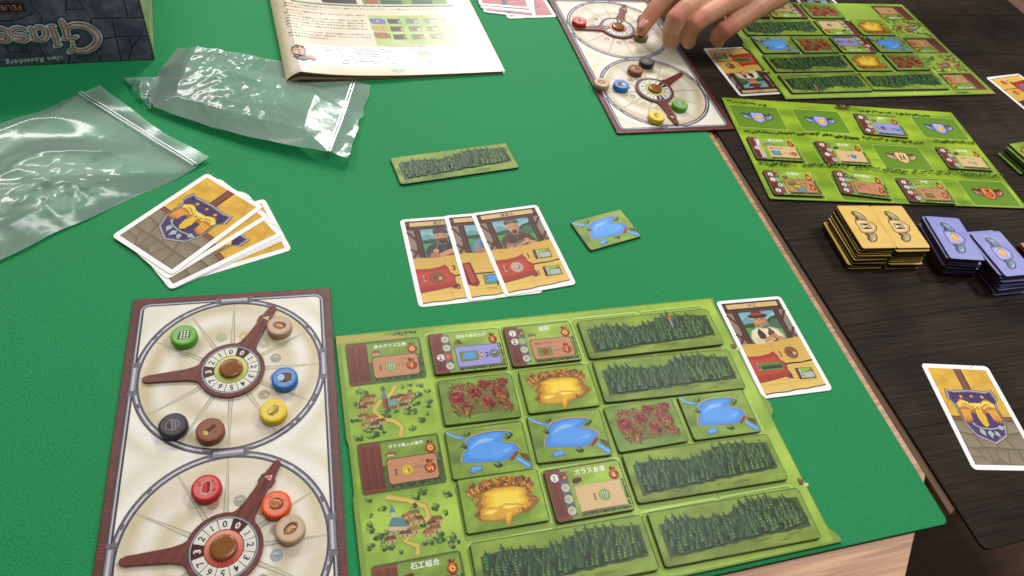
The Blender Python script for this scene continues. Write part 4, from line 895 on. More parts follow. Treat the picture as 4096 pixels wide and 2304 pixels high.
for (c, r, k) in ((0, 0, 'b'), (1, 0, 'b'), (3, 0, 'b'), (2, 1, 'y'), (3, 2, 'r')):
    A = Art(zb + .06); ribbon(A, k, BC[c], BR[r], 1.1); inst('ribbon_badge', A.mesh('ribbon_badge', M_TILE), bb, (0, 0, 2))
A = Art(zb + .06)
for (x0, y0, x1, y1, n) in ((-132, 69.5, -92, 66, 15), (18, 69, 56, 66.5, 14), (66, 67, 104, 66, 12), (-131, 20, -100, 21, 10), (-96, 21, -50, 22, 18), (-44, 22, -6, 18.5, 16), (2, 21, 70, 17.5, 22), (88, 21.5, 136, 21.5, 20), (-133, -29, -96, -28, 15), (-88, -28, -40, -27.5, 18), (-30, -28, 26, -31, 20), (34, -30, 84, -29, 20), (90, -30, 137, -31, 18)):
    for k in range(n):
        A.group(8); t = k / (n - 1); bush(A, x0 + (x1 - x0) * t + random.uniform(-1, 1), y0 + (y1 - y0) * t + random.uniform(-1.6, 1.6), random.uniform(1.4, 2.3), ('232f10', '39501a', '587628', '7c9a34'), n=6); A.end()
A.rect(-9, 68.5, 7, 73.5, '3a2c1a'); A.text('1-3', -1, 69.6, 4.2, 'd8cca0', 'c')
inst('printed_hedge', A.mesh('printed_hedge', M_TILE), bb, (0, 0, 2))
TB = local_to(322.4, 642.4, 17.0)
def atb(lx, ly, da=0): x, y = TB(lx, ly); return x, y, 17.0 + da
def c_l2(A): numeral(A, '1', -5, -4.6, 5.4); icon(A, 'wood', .6, -4.6, 3); arrow(A, 6.6, -4.6, 1.7); numeral(A, '2', 11.6, -4.6, 5.4); icon(A, 'water', 17.4, -4.6, 3)
def c_isl(A): A.text('隣接している', -6, -.6, 2.2, '4a3420'); mini(A, 'pond', -1.4, -6.6, 9, 6); A.text('ごとに', 4.4, -7.4, 2.0, '4a3420'); numeral(A, '2', 12.8, -6.8, 4.8); icon(A, 'clay', 17.6, -6.6, 3)
def c_7w(A): numeral(A, '7', 3, -4.8, 4.6); icon(A, 'water', 9, -4.6, 3.2)
def c_7f(A): A.text('1生産ホイール上で', -5, -.6, 2.1, '4a3420'); numeral(A, '7', 3, -6.6, 4.6); icon(A, 'food', 9, -6.6, 3.1)
def c_set(A): mini(A, 'grove', -1.4, -1.2, 9, 5); mini(A, 'pit', 2.4, -5, 9, 5); mini(A, 'pond', 5.2, -8.8, 9, 4.6); A.text('のセット', 7, -1.4, 2, '4a3420'); A.text('ごとに', 8, -5, 2, '4a3420'); bag(A, 18, -6.6, 2.8, '2'); star8(A, 13, 1.4)
def c_gap(A):
    for k, t in enumerate(('この建物に', '隣接している', '空きスペースごとに')): A.text(t, -6.5, -.8 - 3.2 * k, 2.2, '4a3420')
    bag(A, 18, -7, 2.8, '1'); star8(A, 13, 1.4)
def c_adj(A): A.text('隣接している', -6, -.6, 2.2, '4a3420'); mini(A, 'grove', .4, -7, 9, 6); A.text('ごとに', 6.4, -7.4, 2.0, '4a3420'); bag(A, 17.4, -6.6, 2.8, '2'); star8(A, 13, .8)
btile(*atb(32.2, 41.6, -3.6), 2, 'lilac building tile in the upper row of the supply board', ([('1', 'wood'), None, None, ('2', 'brick')], '樽屋', 'pile', '3', 'lilac', c_l2))
btile(*atb(-109.2, -6.4, -.4), 2, 'building tile with blue island and grey strip, leftmost of the supply board\'s middle row', ('sand2', '岸上の島', 'island', '1', 'parchment', c_isl))
btile(*atb(-34.6, -7.6, -.6), 2, 'parchment building tile marked 7 and blue disc, second in the supply board\'s middle row', ([('3', 'wood'), None, ('1', 'clay'), None], '貯水塔', 'crate', '1', 'parchment', c_7w))
btile(*atb(106.4, -6.6, -1.0), 2, 'parchment building tile marked 7 and beige disc, right end of the supply board\'s middle row', ([('2', 'wood'), None, ('3', 'clay'), None], '穀物庫', 'crate', '2', 'parchment', c_7f))
btile(*atb(-109.4, -55.6, .2), 2, 'building tile showing three stacked landscape pictures, lower left of the supply board', ([('2', 'wood'), ('1', 'glass'), None, ('2', 'brick')], '私有地', 'pile', '*', 'salmon', c_set))
btile(*atb(-35.4, -53.6, -6.5), 2, 'crooked church building tile with four cost icons, lower row of the supply board', ([('2', 'wood'), ('2', 'glass'), ('2', 'clay'), ('2', 'brick')], '村の教会', 'church', '4', 'salmon', c_gap))
btile(*atb(32.8, -59.0, -.8), 2, 'manor building tile with brown house, right of the crooked church tile', ([('2', 'wood'), ('2', 'glass'), ('2', 'clay'), None], '屋敷', 'mansion', '*', 'salmon', c_adj))

# ---------------------------------------------------------------- cards
random.seed(5)
ME_CARD = slab(rrect(0, 0, 59, 89, 3.4, 5), 0, .32, C('fffcfb'), C('d8d2cc'), .08).mesh('card_stock', M_CARD)
BACK = meshes(card_back(), M_CARD)
def owl_card(x, y, z, ang, label, group=None):
    t = thing('owl_back_card', label, 'card', x, y, z, ang, group); inst('card_stock', ME_CARD, t)
    for n, me in BACK.items(): inst(n, me, t, (0, 0, .32))
    return t
def face_card(x, y, z, ang, label, spec):
    t = thing('worker_card', label, 'card', x, y, z, ang); inst('card_stock', ME_CARD, t)
    add_parts(t, meshes(card_front(spec), M_CARD) if not isinstance(spec.get('cache'), dict) else spec['cache'], .32, M_CARD); return t
def i_car(A): A.text('1', 2.4, -11.5, 7, INK, 'c'); icon(A, 'wood', 12, -9, 5.2); A.text('1', 2.4, -31, 7, INK, 'c'); blank_tile_icon(A, 14.6, -28)
def i_arch(A): A.text('1', 2, -11.4, 7, INK, 'c'); blank_tile_icon(A, 14, -9); A.text('1', 4, -30, 7, INK, 'c'); blank_tile_icon(A, 15.6, -27.6)
def i_coal(A):
    for y in (-10.5, -29): A.text('3', 3.4, y - 2.4, 7, INK, 'c'); icon(A, 'coal', 13, y, 5.4)
def i_pond(A): A.text('1', .8, -13.8, 7, INK, 'c'); A.rect(4.6, -14, 16, -4, '3e7a52'); A.rect(5.6, -13, 15, -5, '5aa070'); mini(A, 'pond', -6, -26, 13, 9); A.text('ごとに', -13, -36, 3, INK); A.text('1', -3.2, -33, 7, INK, 'c'); icon(A, 'sand', 5.4, -29.4, 5.4)
SP_CAR = dict(name='大工', who=('wide', 'e9dcb8', '4a2a20', 'long', 'hammer'), flag='forest', icons=i_car)
SP_CAR['cache'] = meshes(card_front(SP_CAR), M_CARD)
face_card(203.8, 358.1, .45, 23.0, 'open card of a hatted carpenter with a hammer, right of the near board', SP_CAR)
face_card(193.0, 740.8, 0, 207.6, 'upside down card of a hatted worker on the dark mat, beside the far landscape board', SP_CAR)
face_card(-54.4, 365.3, 0, 25.2, 'open card of a bearded charcoal burner, leftmost of the three overlapping cards', dict(name='炭焼き', nx=2, who=('wool', '3c3844', '2a2630', 'beard', 'stick'), flag='wood', icons=i_coal))
x0, y0 = -67.7 + 29.5 * cos(radians(25.6)) + 44.5 * sin(radians(25.6)), 408.7 + 29.5 * sin(radians(25.6)) - 44.5 * cos(radians(25.6))
face_card(x0, y0, .4, 25.6, 'open card with rolled red scroll and pond icon, middle of the three overlapping cards', dict(name='池さらい', nx=2, who=('cap', '6f8aa8', '54708e', 'none', 'none'), flag='rolled', icons=i_pond))
face_card(.3, 394.2, .8, 29.7, 'open card of a goateed master builder with tools, on top of the three overlapping cards', dict(name='建築士', who=('cap', '5a3a34', '4a2c28', 'goatee', 'chisel'), flag='food', icons=i_arch))
owl_card(363.6, 339.4, 0, 13.6, 'single face down card with purple owl shield alone on the dark plank mat')
GRP = 'face down owl cards in the fanned pile'
fan = [(-219.2, 328.9, 41.8, 0.0, 'lowest card of the fanned owl pile, sticking out furthest to the right'), (-224.8, 328.6, 52.0, .36, 'owl card second from the bottom of the fanned pile, almost covered'),
       (-225.6, 329.0, 53.2, .72, 'owl card third from the bottom of the fanned pile, a thin white sliver'), (-226.9, 328.9, 54.8, 1.1, 'owl card in the middle of the fanned pile showing a corner of the shield'),
       (-240.2, 336.0, 62.6, 1.5, 'owl card second from the top of the fanned pile'), (-245.1, 339.0, 69.2, 2.0, 'uppermost face down owl card of the fanned pile on the green mat')]
for (x, y, a, z, lab) in fan: owl_card(x, y, z, a - 90, lab, GRP)
# red backed deck, top edge of the picture
RB = Art(0.02); RB.rect(-25.6, -40.6, 25.6, 40.6, 'c4787c'); RB.field(-25.2, -40.2, 25.2, 40.2, 10, 16, lambda x, y: var(C('cc8286'), .08)); RB.rect(-3.2, -40.6, 3.2, 40.6, '6c7078'); RB.line([(-16, -22), (0, -27), (14, -24), (17, -18)], 1.4, '6c7078'); RB.poly([(-15, -20), (0, -25.4), (14, -22.6), (16, -10), (0, 14), (-16, -8)], '9a8088')
ME_RB = RB.mesh('red_print', M_CARD)
for k, (x, y, a, z, lab) in enumerate([(-88.5, 782.5, 19, .0, 'lowest red backed card of the pile at the top edge'), (-70.5, 782, 29, .35, 'red backed card poking out to the right under the pile'), (-84.5, 779.5, 13.5, .7, 'red backed card slipped out at the bottom left of the pile'),
                                       (-91, 785.6, 16, 1.1, 'red backed card third from the top of the pile'), (-91.5, 787.0, 16.5, 1.5, 'red backed card second from the top of the pile'), (-95.5, 791.0, 18, 2.0, 'uppermost red backed card of the pile beside the rulebook')]):
    t = thing('red_back_card', lab, 'card', x, y, z, a, 'red backed cards at the top edge'); inst('card_stock', ME_CARD, t); inst('red_print', ME_RB, t, (0, 0, .32))
# cards cut by the right edge
def i_r(A): pass
def food_card(x, y, ang, label):
    t = thing('worker_card', label, 'card', x, y, 0, ang); inst('card_stock', ME_CARD, t)
    sp = dict(name='料理人', who=('wool', '8a7a6a', '5a4a40', 'none', 'none'), flag='water', icons=lambda A: [icon(A, 'clay', 12, -11, 4), A.text('2', 3.4, -14, 5, INK, 'c'), icon(A, 'clay', 12, -31, 4), A.text('2', 3.4, -34, 5, INK, 'c')])
    add_parts(t, meshes(card_front(sp), M_CARD), .32, M_CARD)
a = radians(211); cx, cy = 501.5 + 29.5 * cos(radians(31)) + 44.5 * sin(radians(31)), 860 + 29.5 * sin(radians(31)) - 44.5 * cos(radians(31))
food_card(cx, cy, 211, 'upside down card with two orange discs, cut by the right edge of the picture')
owl = None
food_card(cx + 58, cy + 34, 214, 'card whose white corner just shows at the right edge of the picture')

# ---------------------------------------------------------------- stacks of face down tiles
def back_tile_meshes(kind):
    base, side = {'y': ('e4b85c', '33260f'), 'b': ('8c90cc', '3a2c2a')}[kind]
    ME = slab(rrect(0, 0, 51, 34, 2.2), 0, 1.95, C(base), C(side), .2, mixc(C(base), C(side), .6)).mesh('tile_body', M_TILE)
    A = Art(0.012); A.field(-24, -15.6, 24, 15.6, 12, 8, lambda x, y: mixc(C(base), C({'y': 'f0cc74', 'b': '9ca0dc'}[kind]), .5 + .6 * nz(x, y, .09, 4)))
    A.line([(-25, -3), (-10, 2), (8, -1), (25, 4)], .3, {'y': 'eccb88', 'b': 'a8acde'}[kind]); ribbon(A, kind, 0, 0, 1.15)
    return ME, A.mesh('ribbon_badge', M_TILE)
BTM = {'y': back_tile_meshes('y'), 'b': back_tile_meshes('b')}
ORD = ['bottom', 'second', 'third', 'fourth', 'fifth', 'sixth', 'seventh', 'eighth', 'ninth', 'tenth', 'eleventh', 'twelfth', 'thirteenth', 'fourteenth', 'fifteenth']
def pile(kind, n, top, base, ang, z0, nm, group, colour, jit=.7, wild=None):
    """top / base: centre of the highest and the lowest tile"""
    for k in range(n):
        t_ = k / (n - 1); x = base[0] + (top[0] - base[0]) * t_; y = base[1] + (top[1] - base[1]) * t_
        if 0 < k < n - 1: x += random.uniform(-jit, jit); y += random.uniform(-jit, jit)
        if wild and k in wild: x += wild[k][0]; y += wild[k][1]
        lab = 'topmost %s tile %s' % (colour, nm) if k == n - 1 else '%s tile from the bottom %s' % (ORD[k], nm) if k else 'lowest %s tile %s' % (colour, nm)
        t = thing('face_down_tile', lab, 'tile', x, y, z0 + 2.0 * k, ang + random.uniform(-.8, .8) * (0 < k < n - 1), group)
        inst('tile_body', BTM[kind][0], t); inst('ribbon_badge', BTM[kind][1], t, (0, 0, 1.95))
# yellow, blue and green piles
u20, v20 = local_to(0, 0, 20), None
pile('y', 12, (285.1, 494.7), (283.6, 490.4), 109.8, 0, 'in left column of yellow stack', 'yellow hourglass tiles, left column', 'yellow', .45, {2: (-2, -1), 5: (-1, -1.2)})
pile('y', 12, (316.6, 505.6), (318.2, 501.2), 109.4, 0, 'in right column of yellow stack', 'yellow hourglass tiles, right column', 'yellow', .45, {3: (1, -1), 10: (0, -1.6)})
pile('b', 12, (367.0, 508.4), (371.2, 510.2), 104.2, 0, 'in the middle blue stack', 'blue arrow tiles beside the yellow stack', 'blue', .35, {6: (-2, 0), 10: (-2, 1), 9: (-2, .5)})
pile('b', 11, (411.0, 506.0), (413.5, 502.0), 113.4, 0, 'in the right blue stack', 'blue arrow tiles at the right', 'blue', .35, {9: (-4, 2), 8: (-2, 1)})
BTM['r'] = (slab(rrect(0, 0, 51, 34, 2.2), 0, 1.95, C('c8703c'), C('2c1810'), .25).mesh('tile_body', M_TILE), None)
for k in range(10):
    t = thing('face_down_tile', 'topmost orange tile just showing at the right edge of the picture' if k == 9 else 'orange tile %s from the bottom, at the right edge of the picture' % ORD[k], 'tile', 464.5 + random.uniform(-.5, .5), 523.5 + random.uniform(-.5, .5), 2.0 * k, 24, 'orange tiles at the right edge'); inst('tile_body', BTM['r'][0], t)
for k in range(6):
    x, y = (501.6, 694.5) if k == 0 else (505.5 + random.uniform(-.8, .8), 696.5 + random.uniform(-.8, .8))
    tile(('pit', 'pond', 'grove', 'pond', 'grove', 'pit')[k], x, y, 30.5, 2.05 * k, ['lowest tile of the green stack', 'second tile up in the green stack', 'third tile up in the green stack', 'fourth tile up in the green stack', 'fifth tile up in the green stack', ''][k] + ' at the right edge' if k < 5 else 'sand pit tile on top of the green stack at the right edge', 'landscape tiles stacked at the right edge') if k < 5 else tile('pit', 508.5, 700.5, 210.5, 2.05 * k, 'sand pit tile on top of the green stack at the right edge', 'landscape tiles stacked at the right edge')

# ---------------------------------------------------------------- production boards
def swirl(x, y):
    best = 0; r1 = hypot(x, y - 57.8); r2 = hypot(x, y + 57.8); r = min(r1, r2)
    t = .5 + .5 * sin(r * .34 + 2 * nz(x, y, .02, 2)) * (.6 + nz(x, y, .03, 7)); t = min(1, max(0, t))
    base = mixc(C('cfbf98'), C('f0e9dc'), t) if r < 55 else mixc(C('dfd8ba'), C('f6f2ea'), t)
    return base
def metal(A, pts, w, closed=False):
    A.line(pts, w + 1.3, '231e29', closed); A.line(pts, w, '67626d', closed); 
    A.line([(x * .998, y * .998) for x, y in pts], w * .36, 'cfccd4', closed); 
def wheel_art():
    parts = {}
    A = Art(.012); A.poly([(-64, -121.6), (64, -121.6), (64, 121.6), (-64, 121.6)], '5a2018')
    A.group(6)
    for k in range(130):
        y = -121 + k * 1.87; A.rect(-64, y, -58.2, y + random.uniform(.3, .9), var(C('6e2c20'), .35)); A.rect(58.2, y, 64, y + random.uniform(.3, .9), var(C('6e2c20'), .35))
    for k in range(100):
        x = -64 + k * 1.28; A.rect(x, 116, x + random.uniform(.3, .7), 121.6, var(C('7a3324'), .4)); A.rect(x, -121.6, x + random.uniform(.3, .7), -116, var(C('7a3324'), .4))
    A.end(); parts['wooden_border_print'] = A; z = A.z + .01
    A = Art(z); A.poly(rrect(0, 0, 118.5, 234, 4), 'e8e0c8'); A.field(-58, -115.5, 58, 115.5, 58, 116, swirl)
    for cy in (57.8, -57.8):
        for k in range(12):
            a = radians(k * 30); c, s = cos(a), sin(a)
            if k % 2 or True:
                w = 1.6
                A.poly([(18 * c - s * w, cy + 18 * s + c * w), (18 * c + s * w, cy + 18 * s - c * w), (55 * c + s * .3, cy + 55 * s - c * .3), (55 * c - s * .3, cy + 55 * s + c * .3)], '98917c')
                A.poly([(18 * c - s * w * .7, cy + 18 * s + c * w * .7), (18 * c + s * w * .6, cy + 18 * s - c * w * .6), (55 * c + s * .1, cy + 55 * s - c * .1), (55 * c - s * .12, cy + 55 * s + c * .12)], 'cfc7ab')
    parts['cream_dial_print'] = A; z = A.z + .01
    for cy, ks in ((57.8, ('glass', 'sand', 'food', 'coal', 'water', 'wood')), (-57.8, ('brick', 'coal', 'clay', 'food', 'water', 'wood'))):
        A = Art(z)
        for i, k in enumerate(ks): a = radians(105 - 30 * i); icon(A, k, 28 * cos(a), cy + 28 * sin(a), 3.3)
        for i, c in enumerate(A.c): A.c[i] = mixc(c, C('d8ceb0'), .42)
        parts['resource_icons' + ('' if cy > 0 else ' ')] = A
    z = A.z + .01; A = Art(z)
    A.T = []
    for sx in (-1, 1):
        metal(A, [(sx * 58.2, -112), (sx * 58.2, 112)], 1.6)
    metal(A, rrect(0, 0, 117, 232.6, 5, 4), 1.7, True)
    for cy in (57.8, -57.8):
        A.push(0, cy); pts = [(56.6 * cos(2 * pi * k / 72), 56.6 * sin(2 * pi * k / 72)) for k in range(72)]; metal(A, pts, 3.0, True)
        A.group(10)
        for k in range(26):
            a = random.uniform(0, 6.28); A.line([(56.6 * cos(a + .02 * i), 56.6 * sin(a + .02 * i)) for i in range(4)], random.uniform(.5, 1.2), random.choice(['3d3942', 'e4e2e8', '5a5660']))
        A.end()
        A.pop()
        for m in (-1, 1):
            x = m * 57.4; A.rect(x - 2.4, cy - 9.4, x + 2.4, cy + 9.4, '27222c'); A.rect(x - 1.9, cy - 9, x + 1.9, cy + 9, '807c86'); A.rect(x - .9, cy - 8.4, x + .5, cy + 8.4, 'c8c6cc')
            for mm in (-1, 1): A.rect(x - 2.6, cy + mm * 10.8 - 1.2, x + 2.6, cy + mm * 10.8 + 1.2, '6a6670')
    for y in (115.6, 0, -115.6):
        A.rect(-9.6, y - 2.6, 9.6, y + 2.6, '27222c'); A.rect(-9, y - 2.1, 9, y + 2.1, '807c86'); A.rect(-8.4, y - .3, 8.2, y + 1.2, 'c4c1ca')
        for mm in (-1, 1): A.rect(mm * 10.6 - 1.1, y - 2.6, mm * 10.6 + 1.1, y + 2.6, '6a6670')
    parts['lead_frame_print'] = A
    return parts
random.seed(21)
WP = {k.strip() + ('' if k == k.strip() else ''): v for k, v in {}.items()}
_w = wheel_art(); WMESH = [(k.strip(), A.mesh(k.strip(), M_DIAL)) for k, A in _w.items()]
def spinner_outline():
    P = []
    arrow_p = [(21.4, 5.6), (27, 4.3), (39, 3.4), (40.5, 4.4), (44.5, 4.6), (46.5, 3.3), (52, 2.5), (55, 2.2), (56.3, 1.1)]
    plain_p = [(21.4, 5.6), (27, 4.2), (44, 3.0), (49, 2.7), (51.4, 1.7), (52.2, .7)]
    def hand(a, pr):
        c, s = cos(radians(a)), sin(radians(a)); q = [(r * c + h * s, r * s - h * c) for r, h in pr] + [(r * c - h * s, r * s + h * c) for r, h in reversed(pr)]
        return q
    for a in range(20, 101, 8): P.append((20.4 * cos(radians(a)), 20.4 * sin(radians(a))))
    P += hand(120, plain_p)
    for a in range(140, 341, 8): P.append((20.4 * cos(radians(a)), 20.4 * sin(radians(a))))
    P += hand(360, arrow_p); return P
SPO = spinner_outline()
_m = slab(SPO, 0, 1.7, (1, 1, 1), (1, 1, 1), .25); ME_SPIN = _m.mesh('spinner_wheel', M_SPIN)
def ring_art(centre):
    A = Art(.012); A.circle(0, 0, 18.2, '4a444c', 48); A.circle(0, 0, 17.7, 'a9a4aa', 48); A.circle(0, 0, 17.0, '2a2022', 48)
    lab = ['0', '1', '2', '3', '4', '5', '6', '7', '3', '2', '1', '0']
    for k in range(12):
        a0, a1 = radians(-30 * k - 14.2), radians(-30 * k + 14.2); dk = k in (0, 8); pts = [(10.6 * cos(a0), 10.6 * sin(a0))] + [(16.6 * cos(a0 + (a1 - a0) * i / 5), 16.6 * sin(a0 + (a1 - a0) * i / 5)) for i in range(6)] + [(10.6 * cos(a1), 10.6 * sin(a1)), (10.6 * cos((a0 + a1) / 2), 10.6 * sin((a0 + a1) / 2))]
        A.poly(pts, '4a1c18' if dk else 'e6e2d4')
        a = radians(-30 * k); A.push(13.7 * cos(a), 13.7 * sin(a), -30 * k - 90); numeral(A, lab[k], 0, 0, 5.2, 'f4f0ea' if dk else INK); A.pop()
    return A, centre
def ring_mesh(c1, c2):
    A, _ = ring_art(None)
    A.circle(0, 0, 10.4, mixc(C(c1), (0, 0, 0), .5), 32); z = A.nextz()
    n = 32
    for k in range(n):
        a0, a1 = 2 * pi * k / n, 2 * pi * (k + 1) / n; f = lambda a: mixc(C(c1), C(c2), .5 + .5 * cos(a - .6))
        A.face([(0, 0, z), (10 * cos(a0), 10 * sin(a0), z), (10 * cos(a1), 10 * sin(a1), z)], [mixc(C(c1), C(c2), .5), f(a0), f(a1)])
    return A.mesh('number_ring', M_TILE)
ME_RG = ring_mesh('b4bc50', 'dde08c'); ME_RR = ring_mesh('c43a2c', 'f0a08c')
def _tri(c):
    A = Art(.012); A.poly([(43.2, -2.0), (46.8, -1.4), (44.2, 2.0)], 'f0ece0'); A.poly([(43.6, -1.5), (46.2, -1.1), (44.3, 1.5)], c); return A.mesh('arrow_mark', M_TILE)
ME_AG, ME_AR = _tri('8fb83c'), _tri('e0503c')
def lathe(name, prof, n, mat, col, smooth=True):
    m = MB()
    for i in range(len(prof) - 1):
        (r0, z0), (r1, z1) = prof[i], prof[i + 1]
        for k in range(n):
            a0, a1 = 2 * pi * k / n, 2 * pi * (k + 1) / n
            q = [(r0 * cos(a0), r0 * sin(a0), z0), (r0 * cos(a1), r0 * sin(a1), z0), (r1 * cos(a1), r1 * sin(a1), z1), (r1 * cos(a0), r1 * sin(a0), z1)]
            if r1 < .001: q = q[:3]
            if r0 < .001: q = [q[0], q[2], q[3]]
            m.face(q, col)
    me = m.mesh(name, mat); import bmesh
    bm = bmesh.new(); bm.from_mesh(me); bmesh.ops.remove_doubles(bm, verts=bm.verts, dist=1e-6); bm.to_mesh(me); bm.free()
    me.polygons.foreach_set('use_smooth', [smooth] * len(me.polygons)); me.update(); return me
ME_RIV = lathe('rivet', [(7.2, 0), (7.2, 1.3), (6.95, 2.0), (6.3, 2.4), (5.4, 2.55), (3, 2.6), (0, 2.6)], 32, M_PLASTIC, C('8a5426'))
def production_board(x, y, ang, label, ga, ra):
    b = thing('production_board', label, 'game board', x, y, 0, ang, 'production wheel boards')
    inst('board_body', slab(rrect(0, 0, 129, 244, .8, 2), 0, 2, C('5e2418'), C('33201a'), .3, C('6a2a1e')).mesh('board_body', M_TILE), b)
    for n, me in WMESH: inst(n, me, b, (0, 0, 2))
    for cy, a, rm in ((57.8, ga, ME_RG), (-57.8, ra, ME_RR)):
        s = inst('spinner_wheel', ME_SPIN, b, (0, cy, 2.35)); s.rotation_euler = (0, 0, radians(a - ang))
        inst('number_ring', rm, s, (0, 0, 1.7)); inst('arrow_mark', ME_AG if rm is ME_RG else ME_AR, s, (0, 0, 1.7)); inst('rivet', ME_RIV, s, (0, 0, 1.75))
production_board(-140.7, 172.1, 22.3, 'production board with two spinning wheels, lower left on the green mat', 84.4, 81.5)
production_board(70.5, 707.8, 204.8, 'production board with two spinning wheels, reached by the hand at the top', -62.6, 86.0)

# ---------------------------------------------------------------- tokens
TPROF = [(0, 0), (7.7, 0), (8.1, .45), (8.15, 2.6), (8.1, 4.9), (7.75, 5.4), (7.2, 5.55), (0, 5.6)]
def token_mesh(col):
    return lathe('wooden_disc', TPROF, 40, M_TOKEN, C(col))
def token_icon(kind, col):
    A = Art(.02); c = C(col); l = mixc(c, (.8, .75, .6), .06 if kind in ('coal', 'wood') else .2); A.poly([(6.6 * cos(2 * pi * k / 28), 6.6 * sin(2 * pi * k / 28)) for k in range(28)], l)
    A.group(8)
    for k in range(14): A.blob(random.uniform(-5, 5), random.uniform(-4, 4), random.uniform(.4, 1.2), mixc(l, c, random.uniform(.2, .9)), 6, .3)
    A.end()
    if kind == 'glass': A.poly([(-4.2, -3.4), (3.9, -3.2), (3.7, 2.9), (-2.6, 3.1)], '55544c'); glassgrid(A, 0, 0, 3.4)
    elif kind == 'food': A.blob(.3, -.2, 4.4, C('8a6a50'), 14, .06, 3.2); A.circle(0, 0, 3.9, '5d2c1a', 14, 2.6); A.circle(-.2, -.3, 3.2, 'b8793c', 12, 1.9); A.line([(-1.6, -.6), (0, .3), (1.4, -.3), (2.6, -1.6)], .5, 'e8d8b8')
    elif kind == 'water': A.poly([(-4, 2), (-1, 3.4), (4, 3), (4.2, -2), (1, -3.6), (-3, -3)], '2c1c10'); A.poly([(-1, 2.8), (3.6, 2.5), (3.7, -1.8), (.6, -3)], '8a5a34'); A.line([(1, 3), (1.2, -3)], .5, '3a2414'); A.line([(2.8, 2.8), (3, -2)], .5, '3a2414'); A.circle(-2.2, .2, 2.2, 'a9cfe4', 10, 2.6)
    elif kind == 'sand': A.poly([(-3.6, -1.4), (-.6, 3.8), (2.6, 3.4), (3.4, -.6), (.8, -4), (-1.8, -3.8)], '8a7020'); A.poly([(-3.2, -1.2), (-.6, 3.3), (.2, -.6), (-1.6, -3.3)], 'e0c858'); A.poly([(-.6, 3.3), (2.3, 3), (.2, -.6)], 'c8aa3a'); A.poly([(2.3, 3), (3, -.6), (.7, -3.6), (.2, -.6)], 'a98c2c')
    elif kind == 'coal': A.poly([(-4, 1), (-2, 3.6), (3.4, 3), (4, -1), (1.6, -3.8), (-3.4, -3.4)], '8a8490'); A.poly([(-3.5, .9), (-1.8, 3.1), (0, -3), (-3, -3)], '3c3842'); A.poly([(-.6, 3), (3, 2.6), (3.5, -1), (1.3, -3.3), (.6, -3)], '5f5a68'); A.line([(1, 2.8), (2, -3)], .35, '9a94a0')
    elif kind == 'wood': A.push(0, 0, -25); A.poly([(-1.9, -3.6), (1.9, -3.6), (2, 4), (0, 4.8), (-2, 4)], 'a87850'); A.poly([(-1.5, -3.2), (1.5, -3.2), (1.6, 3.8), (0, 4.4), (-1.6, 3.8)], '5d2e18'); A.circle(0, -3, 1.7, 'e0b850', 10, 1.3); A.pop()
    elif kind == 'brick': A.poly([(-2.6, 2.4), (.4, 4.6), (2.6, 3.2), (2.6, -2.8), (0, -4.6), (-2.6, -3)], 'e8b0a8'); A.poly([(-2.2, 2), (.4, 4.1), (.6, -3.8), (-2.2, -2.7)], 'c03c34'); A.poly([(.4, 4.1), (2.2, 2.9), (2.2, -2.6), (.6, -3.8)], '7a1c1c')
    elif kind == 'clay': A.blob(0, 0, 4.2, C('6e3008'), 12, .1, 3.4); A.blob(-.4, .3, 3.4, C('c87a34'), 10, .12, 2.6); A.line([(-3, 1), (-1, -.6), (1, 1), (2.4, -1)], .5, '7a3810'); A.line([(-2, 2), (1.6, 2.2), (2.8, .6)], .4, 'f0b878')
    return A.mesh('burned_icon', M_TOKEN)
TK = {}
COLR = dict(glass='58a81c', food='c8a482', water='1f74c8', sand='f0cc08', coal='2c2630', wood='8a4a26', brick='c81420', clay='ee5210')
random.seed(3)
def token(kind, x, y, rot, label, z=2.4, col=None):
    key = (kind, col)
    if key not in TK: TK[key] = (token_mesh(col or COLR[kind]), token_icon(kind, col or COLR[kind]))
    t = thing({'glass': 'glass_token', 'food': 'food_token', 'water': 'water_token', 'sand': 'sand_token', 'coal': 'charcoal_token', 'wood': 'wood_token', 'brick': 'brick_token', 'clay': 'clay_token'}[kind], label, 'token', x, y, z, rot)
    inst('wooden_disc', TK[key][0], t); inst('burned_icon', TK[key][1], t, (0, 0, 5.58))
token('glass', -200.2, 239.6, 25, 'green token with a grid of glass panes, on the near wheel board')
token('food', -146.2, 264.4, 10, 'beige token with a bowl, tucked beside the spinner arm of the near board\'s upper wheel')
token('water', -127.6, 226.8, 20, 'blue token with a wooden tub, on the near wheel board')
token('sand', -125.3, 203.0, 5, 'yellow token with a sand heap, on the near wheel board')
token('coal', -176.8, 178.5, 15, 'black token with a charcoal lump, on the near wheel board')
token('wood', -155.2, 181.0, 0, 'brown token with a log, between black token and dial spoke on the near board')
token('brick', -141.5, 147.0, 20, 'red token with a brick, on the near board\'s lower wheel')
token('clay', -100.9, 147.4, 5, 'orange token with clay lump, touching a beige token')
token('food', -88.2, 136.0, 60, 'beige token with bowl below the orange token')
token('coal', 83, 699.5, 200, 'black token on the join of the two far wheels')
token('wood', 72, 679.4, 300, 'brown token with a log, left of the black one on the far wheel board')
token('food', 39.2, 639.7, 200, 'beige token sitting over the left frame of the far wheel board')
token('water', 59.2, 644.7, 200, 'blue token beside the beige one on the far wheel board')
token('glass', 121.2, 635.0, 200, 'green token near the right rim of the far board\'s lower wheel')
token('sand', 98.4, 605.7, 205, 'yellow token nearest the camera on the far wheel board')
token('brick', 2.7, 748.2, 200, 'red token at the left rim of the far board\'s upper wheel')
token('food', 73.4, 750.0, 200, 'tan token pressed by the index finger', col='8a6a40')
token('coal', 75.2, 788.2, 200, 'black token half hidden behind the index finger')

